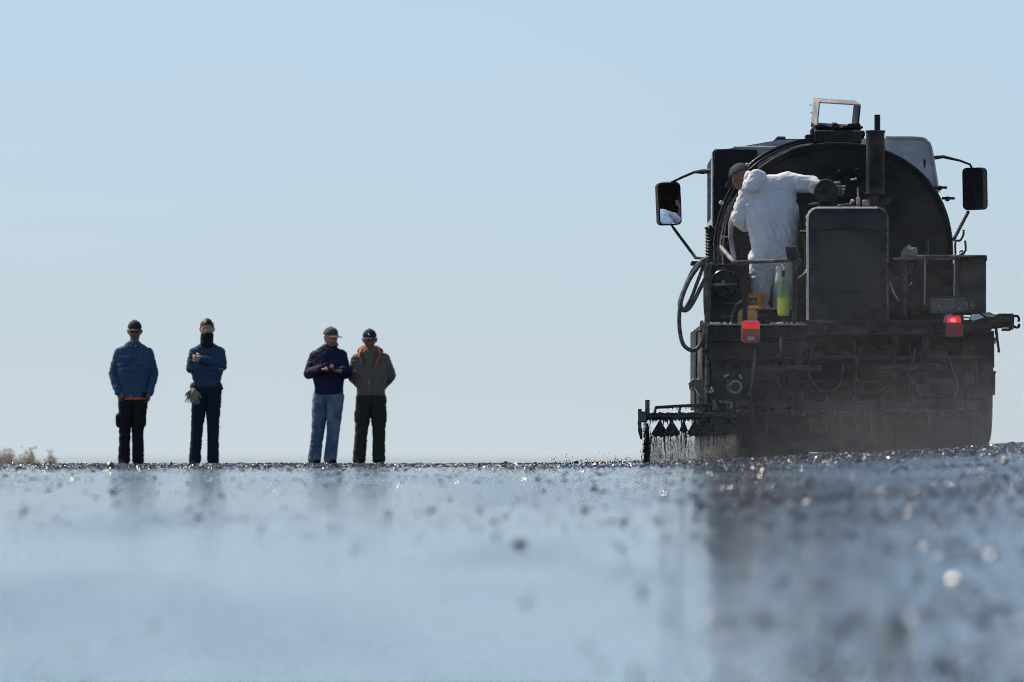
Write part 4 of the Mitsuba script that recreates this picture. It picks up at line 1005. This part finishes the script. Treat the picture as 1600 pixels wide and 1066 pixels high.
body.append(hand_solid(J['wrist_l'], (.3, 1, -.2), (.6, 0, -.7), (-.3, .2, .8), 30))
scene[wk] = mikit.ply(soften(union(body), .011, 5), 'm_skin_dark', smooth=True)
g_ = .026
suit = torso_solids(J, g_) + [hull((J['hip_l'], .125), (J['hip_r'], .125), (q(1210, 375), .14)), hull((q(1196, 330), .14), (q(1224, 330), .135), (q(1204, 375), .15), (q(1222, 372), .14))]
for s_ in ('_l', '_r'):
    suit += arm_solids(J, s_, .022, .92) + leg_solids(J, s_, .030, 1.0, .02)
sm = soften(union(suit), .010, 5, .010, (11, 11, 22), 21)
v = np.asarray(sm.vertices)
f2 = np.sin((v[:, 0] * .9 + .35 * v[:, 2]) * 120 + 6 * meshkit.fbm(v * 5, 2, 3)) * np.exp(-((v[:, 2] - q(0, 352)[2]) / .16) ** 2)
f3 = np.sin((v[:, 2] * 1.0 + .3 * v[:, 0]) * 60 + 9 * meshkit.fbm(v * 6, 2, 6)) * (np.exp(-((v[:, 2] - q(0, 400)[2]) / .12) ** 2) + .8 * (v[:, 0] > q(1240, 0)[0]) + .5 * (v[:, 2] < q(0, 440)[2]))
sm = trimesh.Trimesh(v + sm.vertex_normals * (.0042 * f2 * np.clip(2.4 * meshkit.noise(v * 7, 2) - .5, 0, 1) + .0035 * f3 * np.clip(2.4 * meshkit.noise(v * 6, 12) - .6, 0, 1))[:, None], sm.faces, process=False)
put('coverall', sm, 'm_coverall', wk, True)
hood = soften(union([hull((q(1183, 278, -.09), (.078, .06, .066)), (q(1172, 292, -.12), (.05, .045, .05))), hull((q(1183, 278, -.09), (.078, .06, .066)), (q(1180, 288, .03), .08)), hull((q(1170, 274, -.03), .03), (q(1166, 292, -.07), .03))]), .009, 3, .013, (14, 14, 14), 31)
put('hood', hood, 'm_coverall', wk, True)
cap(wk, hc + B @ np.array([0, 0, -.002]), hf, 'm_cap_grey', 1.06, tilt=-4, brim=.09)
put('glove', soften(hand_solid(J['wrist_r'] + [.04, 0, 0], (.95, .1, -.05), (-.1, -1, 0), (0, 0, 1), 35, 1.2), .009, 2), 'm_rag', wk, True)
for s_ in ('_l', '_r'):
    put('boot', soften(shoe(J['ankle' + s_], J['facing']), .014, 5), 'm_boot', wk, True)

# driver, seen in the left mirror ------------------------------------------------------------------
nrm = rot([0, 1, 0], -2.2) @ rot([0, 0, 1], 14) @ np.array([0, -1.0, 0])
ray = np.array([0, 1.0, 0]) - 2 * (nrm @ np.array([0, 1.0, 0])) * nrm
hit = lambda px, py, t: W(px, py, YM) + ray * t
dk = thing('person', 'driver in light blue shirt, his sleeve seen in the left mirror of the truck', 'person')
e0 = hit(1036, 342, 1.35)
hnd = hit(1057, 348, 1.22)
sh0 = e0 + np.array([.14, -.26, .07])
nk0 = sh0 + np.array([.27, -.05, -.02])
hs, B2 = head_solid(nk0 + [0, .03, .17], (-.3, 1, -.1))
scene[dk] = mikit.ply(soften(union([hs, hull((nk0 + [0, .01, .10], .056), (nk0, .06)), hull((nk0, .07), (sh0, .05), (nk0 + [.2, 0, -.1], .06)), hull((nk0 - [0, 0, .2], .13), (nk0 - [0, 0, .55], .14)), hull((e0, .035), (hnd, .03)), hull((nk0 - [.08, 0, .55], .09), (nk0 + [-.08, .45, -.55], .08)), hull((nk0 + [.10, 0, -.55], .09), (nk0 + [.1, .45, -.55], .08)), hand_solid(hnd, (.6, .7, .1), (0, .2, -1), (-1, 0, 0), 30)]), .012, 4), 'm_skin', smooth=True)
put('shirt', soften(union([hull((nk0 - [.02, 0, .05], .09), (sh0, .075), (nk0 + [.22, 0, -.1], .075)), hull((nk0 - [0, 0, .1], .15), (nk0 - [0, 0, .5], .155)), hull((sh0, .08), (e0, .085)), hull((e0, .085), (e0 + (hnd - e0) * .45, .06))]), .012, 4, .004), 'm_light_blue', dk, True)
cap(dk, nk0 + [0, .03, .17], (-.3, 1, -.1), 'm_cap_dark')
part('seat', join(box(nk0 + [-.25, -.32, -.75], nk0 + [.25, -.18, .05], .04), box(nk0 + [-.25, -.2, -.85], nk0 + [.25, .35, -.70], .04)), 'm_black', cab)

# bitumen being sprayed ------------------------------------------------------------------
for i, px in enumerate(NOZ):
    a = W(px, 655, -.12)
    half, drop = PX((14, 13.5, 7, 13, 15, 15)[i]), PX((27, 26, 20, 26, 26, 26)[i])
    nn, rows = 15, 7
    V = []
    for s in (-1, 1):
        for r_ in range(rows + 1):
            t = r_ / rows
            for j in range(nn):
                u = j / (nn - 1) * 2 - 1
                edge = 1 - .10 * u * u + .05 * math.sin(9 * u + i * 2) * t
                V.append(a + np.array([u * half * t, s * (.006 + .012 * t * (1 - u * u)) + .02 * t * u, -drop * t * edge]))
    fz = []
    per = nn * (rows + 1)
    for s in (0, 1):
        for r_ in range(rows):
            for j in range(nn - 1):
                b = s * per + r_ * nn + j
                c4 = (b, b + 1, b + 1 + nn, b + nn)
                fz += [c4[:3], (c4[0], c4[2], c4[3])] if s else [c4[2::-1], (c4[0], c4[3], c4[2])]
    for j in range(nn - 1):
        b = rows * nn + j
        fz += [(b, b + 1, per + b + 1), (b, per + b + 1, per + b)]
    k = put('spray_fan', trimesh.Trimesh(np.array(V), np.array(fz), process=False), 'm_spray', None, True)
    put('glint_rim', tube(np.array(V)[rows * nn:rows * nn + nn] - [0, .012, 0], .004 + .003 * rng.random(nn), 6), 'm_tar', k, True)  # shiny tube added for the bright arc along the lower edge
    put('thread', join(*[tube([a + np.array([half * u, -.01, -drop * .97]), a + np.array([half * (u * 1.1 + rng.uniform(-.1, .1)), -.01, -drop - rng.uniform(.03, .09)]), a + np.array([half * u * 1.25, -.01, -drop - rng.uniform(.1, .16)])], [.005, .003, .0015], 5) for u in rng.uniform(-1, 1, 6)]), 'm_spray', k, True)
    tag(k + '__thread', kind='stuff')
    tag(k, f'dark fan of sprayed bitumen under the wing bar, {("leftmost", "second from the left", "third from the left, the smallest", "fourth from the left", "fifth from the left", "rightmost")[i]}', 'spray', 'fans of bitumen under the spray bar')
drops = []
tet = np.array([[0, 0, 1.0], [.9, 0, -.4], [-.45, .8, -.4], [-.45, -.8, -.4]])
tf = np.array([[0, 1, 2], [0, 2, 3], [0, 3, 1], [1, 3, 2]])
n = 6000
px = 1012 + (1150 - 1012) * rng.random(n)
py = 676 + 42 * rng.random(n) ** .8
pos = np.stack([(px - 800) * (D0 - .12) / F, D0 - .12 + .05 * rng.standard_normal(n) * (1 + (py - 676) / 30), EYE + (EYE_LINE - py) * D0 / F], 1)
ln = .006 + .04 * rng.random(n) ** 2
wd = .0008 + .0016 * rng.random(n) ** 2
n2 = 800                                            # the ragged column of drips at the bar's end
pos2 = np.stack([W(1010.5, 0, -.1)[0] + .012 * rng.standard_normal(n2) * (.6 + rng.random(n2)), D0 - .1 + .02 * rng.standard_normal(n2), W(0, 662, -.1)[2] - PX(60) * rng.random(n2) ** .7], 1)
pos, ln, wd = np.vstack([pos, pos2]), np.concatenate([ln, .01 + .03 * rng.random(n2)]), np.concatenate([wd, .003 + .004 * rng.random(n2)])
n3 = 420                                             # splashes flying off the road on either side
pos3 = np.stack([(rng.uniform(860, 1160, n3) - 800) * (D0 - .2) / F, D0 - .2 + .3 * rng.standard_normal(n3), np.zeros(n3)], 1)
pos3[:, 2] = ground(pos3[:, 0], pos3[:, 1]) + .005 + rng.exponential(.018, n3)
pos, ln, wd = np.vstack([pos, pos3]), np.concatenate([ln, .004 + .006 * rng.random(n3)]), np.concatenate([wd, .004 + .005 * rng.random(n3)])
keep = pos[:, 2] > ground(pos[:, 0], pos[:, 1])
pos, ln, wd = pos[keep], ln[keep], wd[keep]
V = tet[None] * np.stack([wd, wd, ln], 1)[:, None] + pos[:, None]
put('bitumen_droplets', trimesh.Trimesh(V.reshape(-1, 3), (tf[None] + (np.arange(len(pos)) * 4)[:, None, None]).reshape(-1, 3), process=False), 'm_spray')
tag('bitumen_droplets', 'curtain of fine dark bitumen droplets falling from the spray fans to the road', 'spray', kind='stuff')


def cloud(name, lo, hi, shape, fn, albedo, label, g=.5):
    nz, ny, nx = shape
    lo, hi = np.asarray(lo, float), np.asarray(hi, float)
    X = [lo[i] + (np.arange(k) + .5) / k * (hi - lo)[i] for i, k in enumerate((nx, ny, nz))]
    Zg, Yg, Xg = np.meshgrid(X[2], X[1], X[0], indexing='ij')
    den = np.maximum(fn(Xg, Yg, Zg), 0).astype(np.float32)
    M = T().translate(lo.tolist()).scale((hi - lo).tolist())
    scene[name + '_medium'] = {'type': 'heterogeneous', 'albedo': {'type': 'rgb', 'value': list(albedo)}, 'scale': 1.0, 'phase': {'type': 'hg', 'g': g},
                               'sigma_t': {'type': 'gridvolume', 'grid': mi.VolumeGrid(np.ascontiguousarray(den[..., None])), 'to_world': M, 'filter_type': 'trilinear'}}
    scene[name] = {'type': 'cube', 'to_world': T().translate(((lo + hi) / 2).tolist()).scale(((hi - lo) / 2).tolist()), 'bsdf': {'type': 'null'}, 'interior': {'type': 'ref', 'id': name + '_medium'}}
    tag(name, label, 'dust', kind='stuff')


def edge(x, lo, hi, w):
    return np.clip((x - lo) / w, 0, 1) * np.clip((hi - x) / w, 0, 1)


def dust(X, Y, Z):
    h = Z - ground(X, Y)
    n_ = meshkit.fbm(np.stack([X * .9, Y * .5, Z * 1.3], -1), 3, 17)
    xx = np.clip((X - 1.6) / 1.6, 0, 1)
    return .10 * (.25 + .75 * xx) * np.exp(-np.maximum(h, 0) / 1.1) * np.clip((n_ - .2) * 2.2, .15, 1.6) * edge(X, 1.1, 6.0, .7) * edge(Y, 70.2, 73.1, .4) * edge(Z, -1, 2.75, .7)


cloud('dust_cloud', (1.1, 70.2, float(ground(1.1, 72)) + .01), (6.0, 73.1, 2.75), (24, 12, 40), dust, (.97, .98, 1.0), 'thin pale dust and fumes hanging behind the lower right half of the truck')


def mist(X, Y, Z):
    h = Z - ground(X, Y)
    s_ = meshkit.fbm(np.stack([X * 9, Y * 0, Z * 2.2], -1), 3, 23)
    return 9.0 * np.clip((s_ - .25) * 2, .25, 1.3) * edge(X, 1.2, 1.985, .05) * edge(Y, 73.27, 73.5, .08) * np.clip((.215 - h) / .05, 0, 1) * np.clip(h / .02 + .3, 0, 1)


cloud('spray_mist', (1.18, 73.27, float(ground(1.18, 73)) + .005), (2.0, 73.5, float(ground(1.18, 73)) + .34), (20, 10, 60), mist, (.9, .88, .86), 'brownish mist of bitumen hanging under the spray fans', .4)
